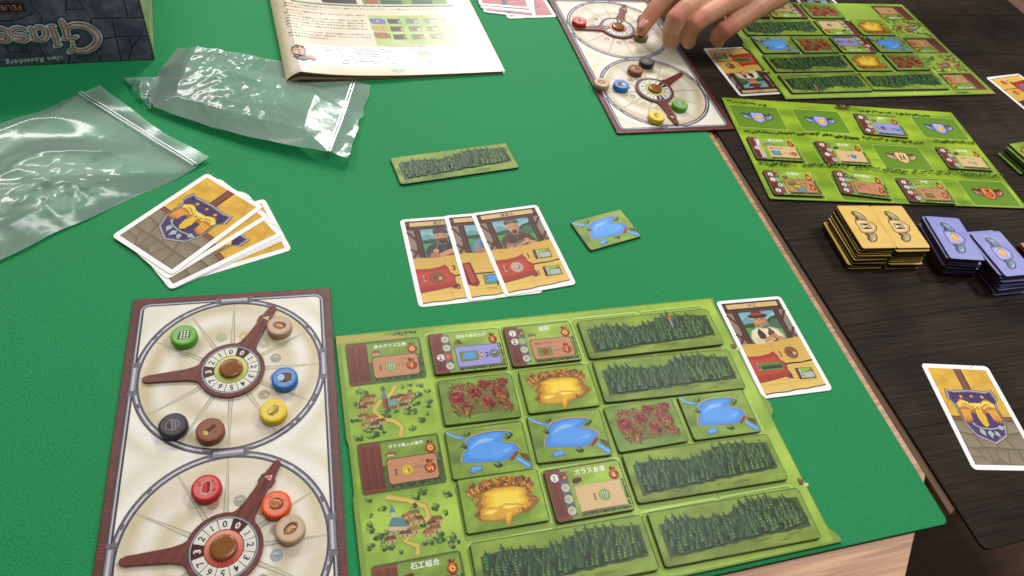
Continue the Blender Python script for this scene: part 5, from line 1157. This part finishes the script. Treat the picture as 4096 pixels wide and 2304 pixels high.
# ---------------------------------------------------------------- hand
def hand_mesh():
    import bmesh
    bm = bmesh.new()
    def seg(pts):
        for i in range(len(pts) - 1):
            (x0, y0, z0, r0), (x1, y1, z1, r1) = pts[i], pts[i + 1]; d = math.dist((x0, y0, z0), (x1, y1, z1)); n = max(1, int(d / 2.2))
            for k in range(n + (i == len(pts) - 2)):
                t = k / n; mt = Matrix.Translation((x0 + (x1 - x0) * t, y0 + (y1 - y0) * t, z0 + (z1 - z0) * t)); bmesh.ops.create_icosphere(bm, subdivisions=2, radius=(r0 + (r1 - r0) * t) * 1.08, matrix=mt)
    seg(HAND['index']); seg(HAND['middle']); seg(HAND['ring']); seg(HAND['pinky']); seg(HAND['thumb'])
    for p in HAND['palm']: seg(p)
    me = bpy.data.meshes.new('h'); bm.to_mesh(me); bm.free()
    o = bpy.data.objects.new('h', me); COL.objects.link(o)
    m = o.modifiers.new('r', 'REMESH'); m.mode = 'VOXEL'; m.voxel_size = 1.15
    s = o.modifiers.new('s', 'SMOOTH'); s.factor = .6; s.iterations = 7
    ev = o.evaluated_get(bpy.context.evaluated_depsgraph_get()); src = ev.to_mesh()
    V = [tuple(v.co) for v in src.vertices]; Fc = [tuple(p.vertices) for p in src.polygons]; ev.to_mesh_clear(); bpy.data.objects.remove(o)
    me = bpy.data.meshes.new('skin'); me.from_pydata([(a * MM, b * MM, c * MM) for a, b, c in V], [], Fc)
    at = me.color_attributes.new('Col', 'FLOAT_COLOR', 'POINT'); base = lin('cf9474'); pink = lin('cf7f66'); flat = []
    kn = HAND['pink']
    for v in V:
        d = min(math.dist(v, k[:3]) / k[3] for k in kn); t = max(0, 1 - d) ; c = mixc(base, pink, min(1, t * 1.3)); flat.extend((c[0] * .92, c[1] * .92, c[2] * .92, 1))
    at.data.foreach_set('color', flat); me.polygons.foreach_set('use_smooth', [True] * len(me.polygons)); me.materials.append(M_SKIN); me.update(); return me
HAND = dict(
    index=[(72.4, 747.2, 15.0, 6.6), (73.4, 752.0, 19.5, 8.2), (77.0, 759.0, 27, 8.9), (83, 767.5, 37, 9.3), (91, 775, 47, 9.8), (112, 785, 60, 10.4), (134, 795, 72, 11.5)],
    middle=[(103.2, 714.0, 26, 7.2), (100.8, 709, 32, 8.7), (97.4, 705, 44, 9.4), (98.0, 708.5, 56, 10.0), (105, 718.5, 62, 10.2), (122, 738.5, 67, 10.4), (146, 766, 74, 12)],
    ring=[(121.5, 722, 27, 6.8), (118.5, 718.5, 33, 8.2), (116, 713, 44, 8.9), (118, 711.5, 54, 9.5), (126, 719, 60, 9.6), (142, 736, 66, 9.8), (163, 757, 72, 11.5)],
    pinky=[(153, 735.5, 29, 6.8), (151, 732.5, 34, 8.0), (150, 728.5, 41, 8.8), (153, 727.5, 47, 9.2), (160, 733, 52, 9.2), (169, 743, 57, 9.5), (182, 758, 63, 11)],
    thumb=[(92, 790, 22, 7), (104, 796, 34, 9), (124, 806, 46, 10.5), (152, 822, 58, 13), (180, 840, 68, 15)],
    palm=[[(134, 795, 72, 11), (172, 832, 80, 15), (215, 880, 92, 19)], [(146, 766, 74, 11.5), (178, 812, 80, 15), (220, 872, 92, 19)], [(163, 756, 71, 11), (190, 800, 76, 15), (228, 862, 90, 19)],
          [(181, 756, 63, 10), (203, 788, 68, 14), (236, 850, 86, 18)], [(220, 872, 92, 20), (262, 925, 104, 24), (330, 1010, 122, 30), (430, 1130, 150, 36)], [(236, 850, 86, 17), (270, 905, 100, 22), (340, 1000, 120, 28)]],
    pink=[(98, 708, 62, 17), (119, 708, 58, 15), (153, 723, 50, 14), (78, 758, 30, 14), (112, 784, 66, 14), (73, 750, 18, 9)])
hm = hand_mesh()
hd = bpy.data.objects.new('hand', hm); COL.objects.link(hd)
props(hd, 'bare right hand reaching in from the top, index finger pressing a tan token', 'hand')
def nail(c, ax, nrm, l, w):
    ax = Vector(ax).normalized(); n = Vector(nrm); n = (n - ax * n.dot(ax)).normalized(); s = ax.cross(n); m = MB(); N = 10; col = lin('c98a7c')
    def P(i, j):
        u = -1 + 2 * i / N; v = -1 + 2 * j / N; wv = w * (1 - .25 * max(0, v) ** 2) * math.sqrt(max(0, 1 - .35 * v ** 4)); p = Vector(c) + s * (u * wv) + ax * (v * l) + n * (-(u * u) * w * .42 - .25 * v * v); return tuple(p)
    for i in range(N):
        for j in range(N): m.face([P(i, j), P(i + 1, j), P(i + 1, j + 1), P(i, j + 1)], col if j < N - 1 else lin('d8b4a4'))
    o = inst('fingernail', m.mesh('fingernail', M_PLASTIC, True), hd); return o
def shadow_sleeve():  # unseen cuff and upper arm, added to darken the far board with its shadow
    m = MB(); P = [(345, 1012, 128, 40), (380, 1060, 140, 46), (450, 1150, 165, 54), (560, 1290, 200, 62), (700, 1460, 240, 70)]; n = 28; c = lin('22262e')
    for i in range(len(P) - 1):
        a, b = Vector(P[i][:3]), Vector(P[i + 1][:3]); d = (b - a).normalized(); s_ = d.cross(Vector((0, 0, 1))).normalized(); u_ = s_.cross(d)
        for k in range(n):
            t0, t1 = 2 * pi * k / n, 2 * pi * (k + 1) / n; f = lambda q, r, t: tuple(q + (s_ * cos(t) + u_ * sin(t)) * r * (1 + .05 * sin(3 * t + i)))
            m.face([f(a, P[i][3], t0), f(a, P[i][3], t1), f(b, P[i + 1][3], t1), f(b, P[i + 1][3], t0)], c)
    inst('shadow_sleeve', m.mesh('shadow_sleeve', M_EDGE, True), hd)
shadow_sleeve()
nail((69.6, 743.8, 24.9), (-.50, -1.0, -.85), (-.46, -.66, .92), 5.2, 4.8)

# ---------------------------------------------------------------- zip bags
def ridge(x, y, s, o):
    return 1 - abs(nz(x, y, s, o)) * 2
def bag_sheet(name, quad, hfn, nu=150, nv=95, mat=None, z0=0.0):
    """quad: corner points, first pair along one short side; edges bulge by hfn's outline"""
    m = []; f = []
    for j in range(nv + 1):
        v = j / nv
        for i in range(nu + 1):
            u = i / nu; a, b, c, d = quad
            x = (a[0] * (1 - u) + b[0] * u) * (1 - v) + (d[0] * (1 - u) + c[0] * u) * v; y = (a[1] * (1 - u) + b[1] * u) * (1 - v) + (d[1] * (1 - u) + c[1] * u) * v
            dx, dy, z = hfn(u, v, x, y); m.append(((x + dx) * MM, (y + dy) * MM, (z0 + z) * MM))
    fl_ = (quad[1][0] - quad[0][0]) * (quad[3][1] - quad[0][1]) - (quad[1][1] - quad[0][1]) * (quad[3][0] - quad[0][0]) < 0
    for j in range(nv):
        for i in range(nu): k = j * (nu + 1) + i; q = (k, k + 1, k + nu + 2, k + nu + 1); f.append(q[::-1] if fl_ else q)
    me = bpy.data.meshes.new(name); me.from_pydata(m, [], f); me.polygons.foreach_set('use_smooth', [True] * len(f)); me.materials.append(mat or M_FILM); me.update(); return me
def edge_fall(u, v, k=9): return min(1, k * min(u, 1 - u, v, 1 - v))
def h1(u, v, x, y):
    e = edge_fall(u, v, 7); w = ridge(x * .5, y, .022, 1) * 4.5 + ridge(x, y * .6, .045, 5) * 2.4 * max(0, nz(x, y, .02, 8) + .2)
    p1 = math.exp(-((u - .33) ** 2 / .015 + (v - .75) ** 2 / .05)); p2 = math.exp(-((u - .72) ** 2 / .03 + (v - .3) ** 2 / .04))
    cr = ridge(x, y, .065, 3) * 3.0 + ridge(x, y, .13, 4) * 1.0
    base = 5 + 3.5 * (1 - abs(v - .5) * 2)
    return 1.6 * nz(x, y, .03, 2) * (1 - e) * 2, 1.6 * nz(x, y, .03, 9) * (1 - e) * 2, 1.2 + e * (base + w + cr * (p1 + p2)) * .95 + 2.2 * nz(x, y, .012, 6)
def bag1():
    t = thing('zip_bag', 'empty clear zip bag lying fairly flat at the left edge of the green mat', 'bag', -384, 400, 0, 0, 'clear zip bags')
    t.location = (0, 0, 0)
    # u: from zip end down to the far end, v: across
    q = [(-392, 447), (-530, 215), (-398, 172), (-268, 396)]
    inst('film_upper', bag_sheet('film_upper', q, h1), t); inst('film_lower', bag_sheet('film_lower', q, lambda u, v, x, y: (0, 0, .5 + .5 * edge_fall(u, v)), 60, 40, M_FILM2), t)
    fl = [(-384, 461), (-392, 447), (-268, 396), (-262.5, 407.5)]
    inst('flap', bag_sheet('flap', fl, lambda u, v, x, y: (0, (-4.0 * sin(v * 3.14)) * (1 - u), 2.2 + 2.5 * (1 - u) * (.5 + nz(x, y, .02, 4)) + 1.2 * sin(v * 9)), 14, 60), t)
    for k, d in enumerate((0, 2.6)):
        z = []; 
        for i in range(41):
            v = i / 40; x = -392 + 124 * v; y = 447 - 51 * v; z.append((x - .38 * d, y - .92 * d - 1.2 * sin(v * 3.1), 4.6 + 1.4 * nz(x, y, .03, 2) + .8 * sin(v * 3.14)))
        rib(t, z, .75)
def rib(t, pts, r):
    m = MB(); n = 8
    for i in range(len(pts) - 1):
        a, b = Vector(pts[i]), Vector(pts[i + 1]); d = (b - a).normalized(); s = d.cross(Vector((0, 0, 1))).normalized(); u_ = s.cross(d)
        for k in range(n):
            t0, t1 = 2 * pi * k / n, 2 * pi * (k + 1) / n; o0, o1 = (s * cos(t0) + u_ * sin(t0) * .6) * r, (s * cos(t1) + u_ * sin(t1) * .6) * r
            m.face([tuple(a + o0), tuple(a + o1), tuple(b + o1), tuple(b + o0)], (1, 1, 1))
    inst('zip_rib', m.mesh('zip_rib', M_ZIP, True), t)
bag1()
def h2(u, v, x, y):
    # u from crumpled far end (0) to the zip (1), v from the top edge to the near edge
    e = edge_fall(u, v, 6); cr = .5 * math.exp(-((u - .42) ** 2 / .09)) * (.35 + .65 * (1 - v))
    w = ridge(x * .6, y, .03, 11) * 5.5 * cr + ridge(x, y, .07, 13) * 3.4 * cr + ridge(x, y, .13, 15) * 1.2 * cr + ridge(x, y * .7, .018, 17) * 3
    damp = 1.0
    if y > 508 and x > -275: damp = max(.04, 1 - (y - 508) / 22)
    lift = 8 * (1 - u) ** .5 * math.exp(-((v - .25) ** 2) / .2) * math.exp(-((u - .3) ** 2) / .12)
    dx = (-6 + 26 * abs(v - .62) + 6 * nz(x, y, .05, 3)) * (1 - u) ** 3; dy = -6 * sin(u * 3.14) * v + 9 * sin(u * 3.14) * (1 - v) + 1.4 * nz(x, y, .06, 6)
    return dx, dy, 1.0 + damp * (e * (4 + w + lift) + 8.5 * v ** 2 * (.4 + .6 * u) + 2 * nz(x, y, .015, 2))
def bag2():
    t = thing('zip_bag', 'crumpled clear zip bag with its corner tucked under the rulebook', 'bag', 0, 0, 0, 0, 'clear zip bags')
    q = [(-366, 540), (-190, 553), (-174, 441), (-336, 448)]
    inst('film_upper', bag_sheet('film_upper', q, h2, 190, 120), t)
    def h2b(u, v, x, y):
        a = h2(u, v, x, y); return a[0], a[1], min(a[2], .5 + 9.0 * v ** 2 * (.4 + .6 * u) * .9)
    inst('film_lower', bag_sheet('film_lower', q, h2b, 60, 40, M_FILM2), t)
    def hf(u, v, x, y):
        z = h2(1, v, x, y)[2]; return (2 * nz(x, y, .09, 5) * u, 0, max(1.0, z + u * (3.4 * nz(x, y, .06, 8) + 2.2 * sin(v * 16) * .6)))
    inst('flap', bag_sheet('flap', [(-189.5, 553), (-174, 553), (-158.5, 439), (-174, 441)], hf, 14, 60), t)
    # folded dog-eared corner at the far left
    q3 = [(-372, 478), (-345, 492), (-332, 446), (-340, 452)]
    inst('folded_corner', bag_sheet('folded_corner', q3, lambda u, v, x, y: (0, 0, 3 + 7 * ridge(x, y, .06, 3) * edge_fall(u, v, 4)), 24, 30), t)
    for d in (0, -2.6):
        z = []
        for i in range(41):
            v = i / 40; x = -190 + 16 * v + d; y = 553 - 112 * v; z.append((x, y, h2(1, v, x, y)[2] + .5))
        rib(t, z, .75)
bag2()

# ---------------------------------------------------------------- game box lid
bx = thing('game_box', 'dark stone patterned game box lid standing upside down in the upper left', 'box', -364.8, 515.4, 0, 28.9)
W_, D_, H_ = 300, 290, 72
def box_panel(name, x0, y0, x1, y1, col, z0=0, z1=H_):
    m = MB(); c = C(col); P = [(x0, y0), (x1, y0), (x1, y1), (x0, y1)]
    for i in range(4): a, b = P[i], P[(i + 1) % 4]; m.face([(*a, z0), (*b, z0), (*b, z1), (*a, z1)], c)
    m.face([(*p, z1) for p in P], c); m.face([(*p, z0) for p in reversed(P)], c)
    return inst(name, m.mesh(name, M_BOX), bx)
box_panel('front_panel', -W_, 0, 0, 2, '2a2832'); box_panel('side_panel', -2, 2.01, 0, D_, '4a5a34'); box_panel('back_panel', -W_, D_ + .01, 0, D_ + 2, '2a2832'); box_panel('side_panel', -W_, 2.01, -W_ + 2, D_, '2a2832'); box_panel('lid_face', -W_ + 2.01, 2.02, -2.01, D_ - .02, '2a2832', 0.02, 2)
random.seed(9)
A = Art(.03, .012); s0, s1 = C('57506a'), C('847b94')
A.field(-W_ + 1, .8, -.8, H_ - 1, 90, 22, lambda x, y: mixc(s0, s1, min(1, max(0, .45 + 1.1 * nz(x, y, .045, 3) + .5 * nz(x * .5, y, .16, 6)))))
LN = [[(-80.3, 60.0), (-76.1, 44.5), (-77.5, 40.1)], [(-106.9, 41.8), (-95.3, 42.6), (-79.8, 49.0)], [(-53.5, 70), (-54.0, 59.3), (-57.7, 48.3), (-55.5, 45.0)], [(-56.9, 51.1), (-43.5, 51.0), (-40.1, 42.3), (-1, 42.2)], [(-46, 70), (-44.9, 59.1), (-43.5, 51.0)], [(-11.2, 71), (-11.7, 58.3), (-12.1, 42.9)], [(-40.1, 42.3), (-41.5, 38.7)], [(-24.8, 41.7), (-25.7, 24.8), (-26.9, 1.2)], [(-38.2, 22.7), (-25.7, 24.5), (-0.9, 23.7)], [(-15.6, 23.0), (-15.6, 13.3), (-21.1, 1.6)], [(-15.6, 13.3), (-7.3, 22.7)], [(-43.9, 13.4), (-43.4, 1)], [(-65.8, 8.3), (-68.9, 1)], [(-72.2, 6.6), (-73.8, 1.1)], [(-102.3, 4.8), (-103.1, 0.9)], [(-86.0, 22.2), (-84.8, 10.7)], [(-110.0, 22.0), (-109.4, 13.4), (-96.0, 13.3), (-94.9, 20.0)], [(-94.6, 4.4), (-92.8, 0.9)], [(-140, 70), (-132, 50), (-112, 44)], [(-160, 30), (-130, 26), (-118, 4)]]
for l in LN: A.line(l, 1.1, '2c2a36'); A.line([(x + .9, y - .9) for x, y in l], .35, '8a8796')
def vert(A, name, parent, y=0.0):
    o = inst(name, A.mesh(name, M_BOX), parent, (0, y, 0)); o.rotation_euler = (pi / 2, 0, 0); return o
vert(A, 'stone_print', bx, -.02); zz = A.z
LOGO = [([(-65.8, 11.4), (-61.8, 14.6), (-57.6, 12.9), (-52.2, 12.8), (-45.8, 16.2), (-41.0, 21.5), (-39.6, 26.8), (-41.7, 32.2), (-46.4, 36.3), (-53.4, 37.6), (-60.3, 35.2)], (1.4, 2.6, 3, 3.2, 3.4, 3.8, 4.6, 4.6, 4.0, 3.4, 2.6)),
        ([(-62.3, 42.7), (-62.6, 38.9), (-61.9, 34.3), (-62.3, 29.8), (-62.6, 25.8)], (2.2, 3.4, 3.6, 3.4, 3.2)), ([(-66.8, 24.7), (-63.0, 25.9), (-58.9, 25.3), (-54.9, 27)], (1, 2.4, 2.4, .8)), ([(-60.1, 22.0), (-61.3, 14.9)], (.5, 1.2)),
        ([(-71.4, 37), (-71.2, 28.2), (-71.9, 18.6)], (2.6, 3.4, 2.8)), ([(-73.6, 37.2), (-68.8, 37.2)], (1, 1.6)), ([(-74.4, 18.3), (-69.6, 19.8)], (1, 1.6)),
        ([(-88.1, 36.0), (-86.5, 35.3), (-86.6, 30.1), (-87.3, 26.2), (-89.0, 25.7)], (1, 2.6, 3.2, 2.6, 1)), ([(-87.4, 25.9), (-83.7, 24.8), (-78.8, 27.2), (-76.7, 31.7), (-77.8, 35.6), (-81.5, 36.7), (-83.6, 34.6)], (1.4, 2, 3.2, 3.6, 3, 2, 1)),
        ([(-91.1, 33.6), (-92.0, 35.5), (-96.7, 36.5), (-101.6, 34.0), (-101.1, 30.7), (-94.6, 29.2), (-92.4, 27.1), (-95.5, 24.6), (-101.3, 25.6)], (1.6, 1.8, 2.0, 2.4, 3, 3.2, 2.8, 2, 1)),
        ([(-104.5, 34.1), (-105.9, 36.1), (-110.0, 37.0), (-114.8, 34.5), (-114.4, 31.3), (-108.0, 29.8), (-105.6, 27.1), (-109.1, 24.9), (-114.2, 26.1)], (1.6, 1.8, 2, 2.4, 3, 3.2, 2.8, 2, 1))]
def smooth_path(p, w, n=5):
    P = []; Wd = []
    for i in range(len(p) - 1):
        a = p[max(0, i - 1)]; b = p[i]; c = p[i + 1]; d = p[min(len(p) - 1, i + 2)]
        for k in range(n):
            t = k / n; f = lambda q: .5 * (2 * b[q] + (c[q] - a[q]) * t + (2 * a[q] - 5 * b[q] + 4 * c[q] - d[q]) * t * t + (3 * b[q] - a[q] - 3 * c[q] + d[q]) * t ** 3)
            P.append((f(0), f(1))); Wd.append(w[i] + (w[i + 1] - w[i]) * t)
    P.append(p[-1]); Wd.append(w[-1]); return P, Wd
A = Art(zz + .02, .01)
for ex, col in ((4.6, '24242e'), (3.3, 'b8dcf8'), (2.5, 'ffffff'), (.9, '4a2a36'), (0, 'e08c96')):
    for p, w in LOGO:
        P, Wd = smooth_path(p, w); A.line(P, 1, col, taper=[a + ex for a in Wd]); 
        if ex > 1.5:
            for e_ in (P[0], P[-1]): A.circle(e_[0], e_[1], ex * .45 + .4, col, 10)
for p, w in LOGO:
    P, Wd = smooth_path(p, w); A.line([(x, y + .15) for x, y in P], 1, 'f0c4b4', taper=[a * .5 for a in Wd])
vert(A, 'title_lettering', bx, -.02)
A = Art(zz + .02, .01); A.push(-71.5, 8.6, 180 + 3.2); A.text('Uwe Rosenberg', 0, 0, 6.6, 'eef2ea', 'l', shear=.25, sx=.92); A.pop(); vert(A, 'author_lettering', bx, -.02)
A = Art(zz + .02, .01); A.push(-86, 57.4, 180 + 0); A.rect(-1, -1.2, 62, 7.4, '8a3434'); A.rect(-.4, -.6, 61.4, 6.8, '14131a'); A.text('FEUERLAND', 1.4, 1.0, 6.4, 'd98a80', 'l', sx=1.05); A.pop(); vert(A, 'badge_lettering', bx, -.02)
A = Art(.03, .012)
def sidef(x, y): return mixc(mixc(C('7a9a5c'), C('cdb878'), min(1, max(0, .4 + 1.2 * nz(x, y, .05, 2)))), C('8fb8ac'), .5 if nz(x, y, .08, 9) > .1 else 0)
A.field(5, .8, D_ - 1, H_ - 1, 60, 16, sidef)
o = inst('landscape_print', A.mesh('landscape_print', M_BOX), bx, (.02, 0, 0)); o.rotation_euler = (pi / 2, 0, pi / 2)

# ---------------------------------------------------------------- rulebook
bk = thing('rulebook', 'cream rulebook with Japanese text and curled spine, at the top edge', 'book', -244.2, 525.2, 0, 28.3)
def leafz(x, top, bulge): 
    b = (max(0, min(1, (x + 1) / 13))) ** .5 * math.exp(-max(0, x - 13) / 48.0); return top + bulge * b
LV = [(.25, 0.2), (.5, 5.0), (1.9, 4.4), (2.1, 5.0), (2.5, 10.2), (2.75, 11.2)]
BH = 297
def sheet(name, lo, hi, x0, col, w=211):
    m = MB(); c = C(col); xs = [x0 + (w - x0) * (k / 44) ** 1.7 for k in range(45)]; prof = [(x, leafz(x, *LV[lo])) for x in reversed(xs)]
    z0, z1 = leafz(x0, *LV[lo]), leafz(x0, *LV[hi]); n = 8
    for k in range(1, n): a = -pi / 2 - pi * k / n; prof.append((x0 + .9 * cos(a), (z0 + z1) / 2 - (z1 - z0) / 2 * sin(-a) * -1 if False else (z0 + z1) / 2 + (z1 - z0) / 2 * sin(a)))
    prof += [(x, leafz(x, *LV[hi])) for x in xs]
    for i in range(len(prof) - 1):
        (xa, za), (xb, zb) = prof[i], prof[i + 1]; m.face([(xa, 0, za), (xb, 0, zb), (xb, BH, zb), (xa, BH, za)], c); 
        m.face([(xa, 0, za), (xa, 0, za - .22), (xb, 0, zb - .22), (xb, 0, zb)], C('8a7450'))
    inst(name, m.mesh(name, M_PAPER, False), bk)
sheet('cover_sheet', 0, 5, 0, 'dccaa8'); sheet('folded_sheet', 1, 4, .9, 'cdb890'); sheet('folded_sheet', 2, 3, 1.8, 'c8b48c', 209)
class PageArt(Art):
    def face(s, pts, col): super().face([(x, y, z + leafz(x, *LV[5])) for x, y, z in pts], col)
A = PageArt(.05, .004)
pc1, pc2, pc3 = C('dfcdb0'), C('f0e6d2'), C('c9ae84')
A.field(1.0, .3, 210.6, BH - .5, 84, 60, lambda x, y: mixc(mixc(pc1, pc2, min(1, max(0, .5 + .8 * nz(x, y, .03, 3)))), pc3, max(0, 1 - min(x, 211 - x, y) / 9) * .6 + .15 * max(0, nz(x, y, .15, 5))))
inst('page_print', A.mesh('page_print', M_PAPER), bk); z = A.z
def seg_rect(A, x0, y0, x1, y1, col, n=24):
    if isinstance(col, str): col = C(col)
    zz = A.nextz()
    for k in range(n): a = x0 + (x1 - x0) * k / n; b = x0 + (x1 - x0) * (k + 1) / n; A.face([(a, y0, zz), (b, y0, zz), (b, y1, zz), (a, y1, zz)], col)
A = PageArt(z + .03, .004); seg_rect(A, 4, 121.6, 190, 124.2, '1f7a5c'); A.text('建物ボードと建物タイル', 97, 121.8, 2.8, 'e8f0e0', 'c')
TXT = [(11, 115.6, '建物ボードは両面仕様になっています。1面は1〜3人プレイゲームで使い、もう1面は4人プレイゲームで使います。'), (9, 110.8, 'の適切な面を使ってください。'),
       (12, 103.6, '建物タイルの裏面には3種類のシンボル(矢印、砂時計、財布)が'), (9, 98.6, '描かれています。'), (12, 93.4, '建物タイルを裏面のシンボル別に分けて個別によく混ぜ、裏'), (9, 88.4, '向きの山にします。各山から右上を半分を取り、裏向きのままで'), (9, 83.4, '建物ボードの左側(シンボルが一致する列の横)に置きます。必'),
       (9, 78.4, '要ならば、プレイヤーはあとからさらなるタイルを追加すること'), (9, 73.4, 'ができます。'), (12, 68.0, '1〜3人プレイゲームでは、各山から建物タイルを4枚引き、山の'), (9, 63.0, '横にあるスペースに1枚ずつ置きます。4人プレイゲームでは各山'), (9, 58.0, 'から建物タイルを5枚引きます。'),
       (5, 146, '赤い車輪を時計回りに動かします。'), (5, 141, 'レンガの数だけ進めてください。'), (5, 136, '1に、食料トークンを右側のセクターの'), (5, 131, 'きます。'), (100, 46.8, '1〜3人プレイゲームでは、建物ボードに')]
for x, y, t in TXT: A.text(t, x, y, 2.75 if x != 11 else 3.2, '3c3226')
inst('page_text', A.mesh('page_text', M_PAPER), bk)
A = PageArt(z + .03, .004)
A.field(92, 50, 190, 105, 24, 14, lambda x, y: mixc(mixc(C('9ab858'), C('c8d890'), .5 + .7 * nz(x, y, .05, 2)), C('f0e8d4'), max(0, min(1, (x - 150) / 40))))
for r in range(3):
    for c in range(4): xx, yy = 118 + c * 19, 94 - r * 14.5; A.rect(xx - 6.6, yy - 4.6, xx + 6.6, yy + 4.6, mixc(C('4a3a28'), C('c8c8b0'), c * .28)); A.rect(xx - 2.4, yy - 3.6, xx + 6, yy + 1.6, mixc(C(('9fa8c8', 'd8c070', 'b8804c')[r]), C('e8e8d8'), c * .22))
for r, c_ in enumerate(('6a74b4', 'c8a850', 'a0643c')): A.poly([(93, 99 - r * 13), (106, 99 - r * 13), (109, 96 - r * 13), (109, 89 - r * 13), (96, 89 - r * 13), (93, 92 - r * 13)], c_); A.push(101, 94 - r * 13, 0, .28); ribbon(A, ('b', 'y', 'r')[r], 0, 0); A.pop()
inst('board_picture', A.mesh('board_picture', M_PAPER), bk)
A = PageArt(z + .03, .004); A.poly([(50, 126.5), (86, 126.5), (84, 180), (48, 180)], '3c2a20'); A.poly([(52, 128), (84.4, 128), (82.6, 178), (50, 178)], 'e8e2d0'); A.circle(67.5, 146, 16.6, '5a5248', 30); A.circle(67.5, 146, 15.6, 'ece6d6', 30); A.line([(67.5, 144), (58, 139)], 1.2, '6a2a20'); A.circle(67.5, 146, 4.6, 'c85848', 16)
inst('wheel_picture', A.mesh('wheel_picture', M_PAPER), bk)
A = PageArt(z + .03, .004); A.field(92, 126.5, 184, 180, 24, 14, lambda x, y: mixc(C('5f8438'), C('8fae58'), .5 + .8 * nz(x, y, .06, 4)))
for (a, b, k) in ((100, 131, 'r'), (116, 131, 'f'), (150, 131, 'f'), (102, 146, 'y'), (124, 146, 'y'), (150, 146, 'f')):
    A.rect(a - 5, b - 3.4, a + (18 if k == 'f' else 9), b + 4, {'r': 'a85a34', 'f': '34543a', 'y': 'd8b84c'}[k])
inst('landscape_picture', A.mesh('landscape_picture', M_PAPER), bk)
A = PageArt(z + .03, .004); seg_rect(A, 22, 16, 150, 46, 'f6f3f4'); seg_rect(A, 23.5, 14.6, 148.5, 16.02, 'f6f3f4'); seg_rect(A, 23.5, 45.98, 148.5, 47.4, 'f6f3f4')
for k, t in enumerate(('ウヴェ:入門ゲームでは、右上に小さな社会が描かれている建物タイルだけを使うことを推奨します。', '(必要なら、あなたはゲーム中にあとから他のタイルを追加することができます。)', 'これらの建物の効果は理解しやすいので、', 'あなたはゲームシステムに集中することができます。', 'また、初めて4人でプレイする場合、', '建物タイルの選択肢を増やさないようにするため、', '建物ボードの1〜3人プレイ面を使うことを推奨します。')): A.text(t, 84, 42.6 - k * 4.1, 2.5, '4a4238', 'c')
A.rect(130, 29, 142, 39, 'a8d098'); A.rect(131, 30, 141, 33, 'd8e0b8'); A.rect(128, 17.6, 141, 27, 'c8d4b8'); A.rect(132, 18, 140.6, 23.6, 'a8b4e0')
inst('speech_panel', A.mesh('speech_panel', M_PAPER), bk)
A = PageArt(z + .75, .004); A.poly([(9, 27), (20, 27), (23, 22), (18, 18), (12, 20)], '6a6a70'); A.blob(15, 33, 6.4, C('9a6a4c'), 14, .04, 7.6); A.blob(15, 32.6, 5.8, C('d8a484'), 14, .04, 7); A.poly([(8.6, 34), (9, 40), (14, 42.4), (20, 41), (22, 35), (20, 37), (13, 38.6)], '3a241a'); A.rect(12, 33.8, 14, 34.6, '2a1a14'); A.rect(17, 33.8, 19, 34.6, '2a1a14'); A.poly([(15.2, 34), (17, 31), (14.8, 30.8)], 'b87c5c'); A.line([(13.4, 28.6), (17.4, 28.8)], .6, '8a4438'); A.poly([(20, 24), (27, 20), (30, 22), (26, 27), (22, 28)], 'd09878')
inst('man_portrait', A.mesh('man_portrait', M_PAPER), bk)
A = PageArt(z + .03, .004); A.push(104, 7.4, 0, .42); ribbon(A, 'b', 0, 0); A.pop()
for i, c in enumerate(A.c): A.c[i] = mixc(c, C('9adcb4'), .6)
inst('page_emblem', A.mesh('page_emblem', M_PAPER), bk)

# ---------------------------------------------------------------- pieces cut by the top edge
t = thing('forest_tile', 'dark green forest tile glimpsed behind the index finger at the top edge', 'tile', 122, 893, 0, 25.5); inst('tile_body', ME_T2, t); inst('forest_picture', ME_FOREST, t, (0, 0, TH))
food_card(286, 978, 207, 'card with a white and red corner at the top edge, behind the far landscape board')
# loose thread specks and lint on the green cloth
m = MB(); random.seed(4)
for k in range(60):
    x, y = random.uniform(-330, 240), random.uniform(120, 760); a = random.uniform(0, 3.1); l = random.uniform(.3, 1.1)
    m.face([(x, y, .05), (x + l * cos(a), y + l * sin(a), .08), (x + l * cos(a) - .12 * sin(a), y + l * sin(a) + .12 * cos(a), .08), (x - .12 * sin(a), y + .12 * cos(a), .05)], C(random.choice(['d8e8d8', '0c2014', 'c8c8b8'])))
o = inst('lint', m.mesh('lint', M_EDGE)); props(o, None, None, None, 'stuff')
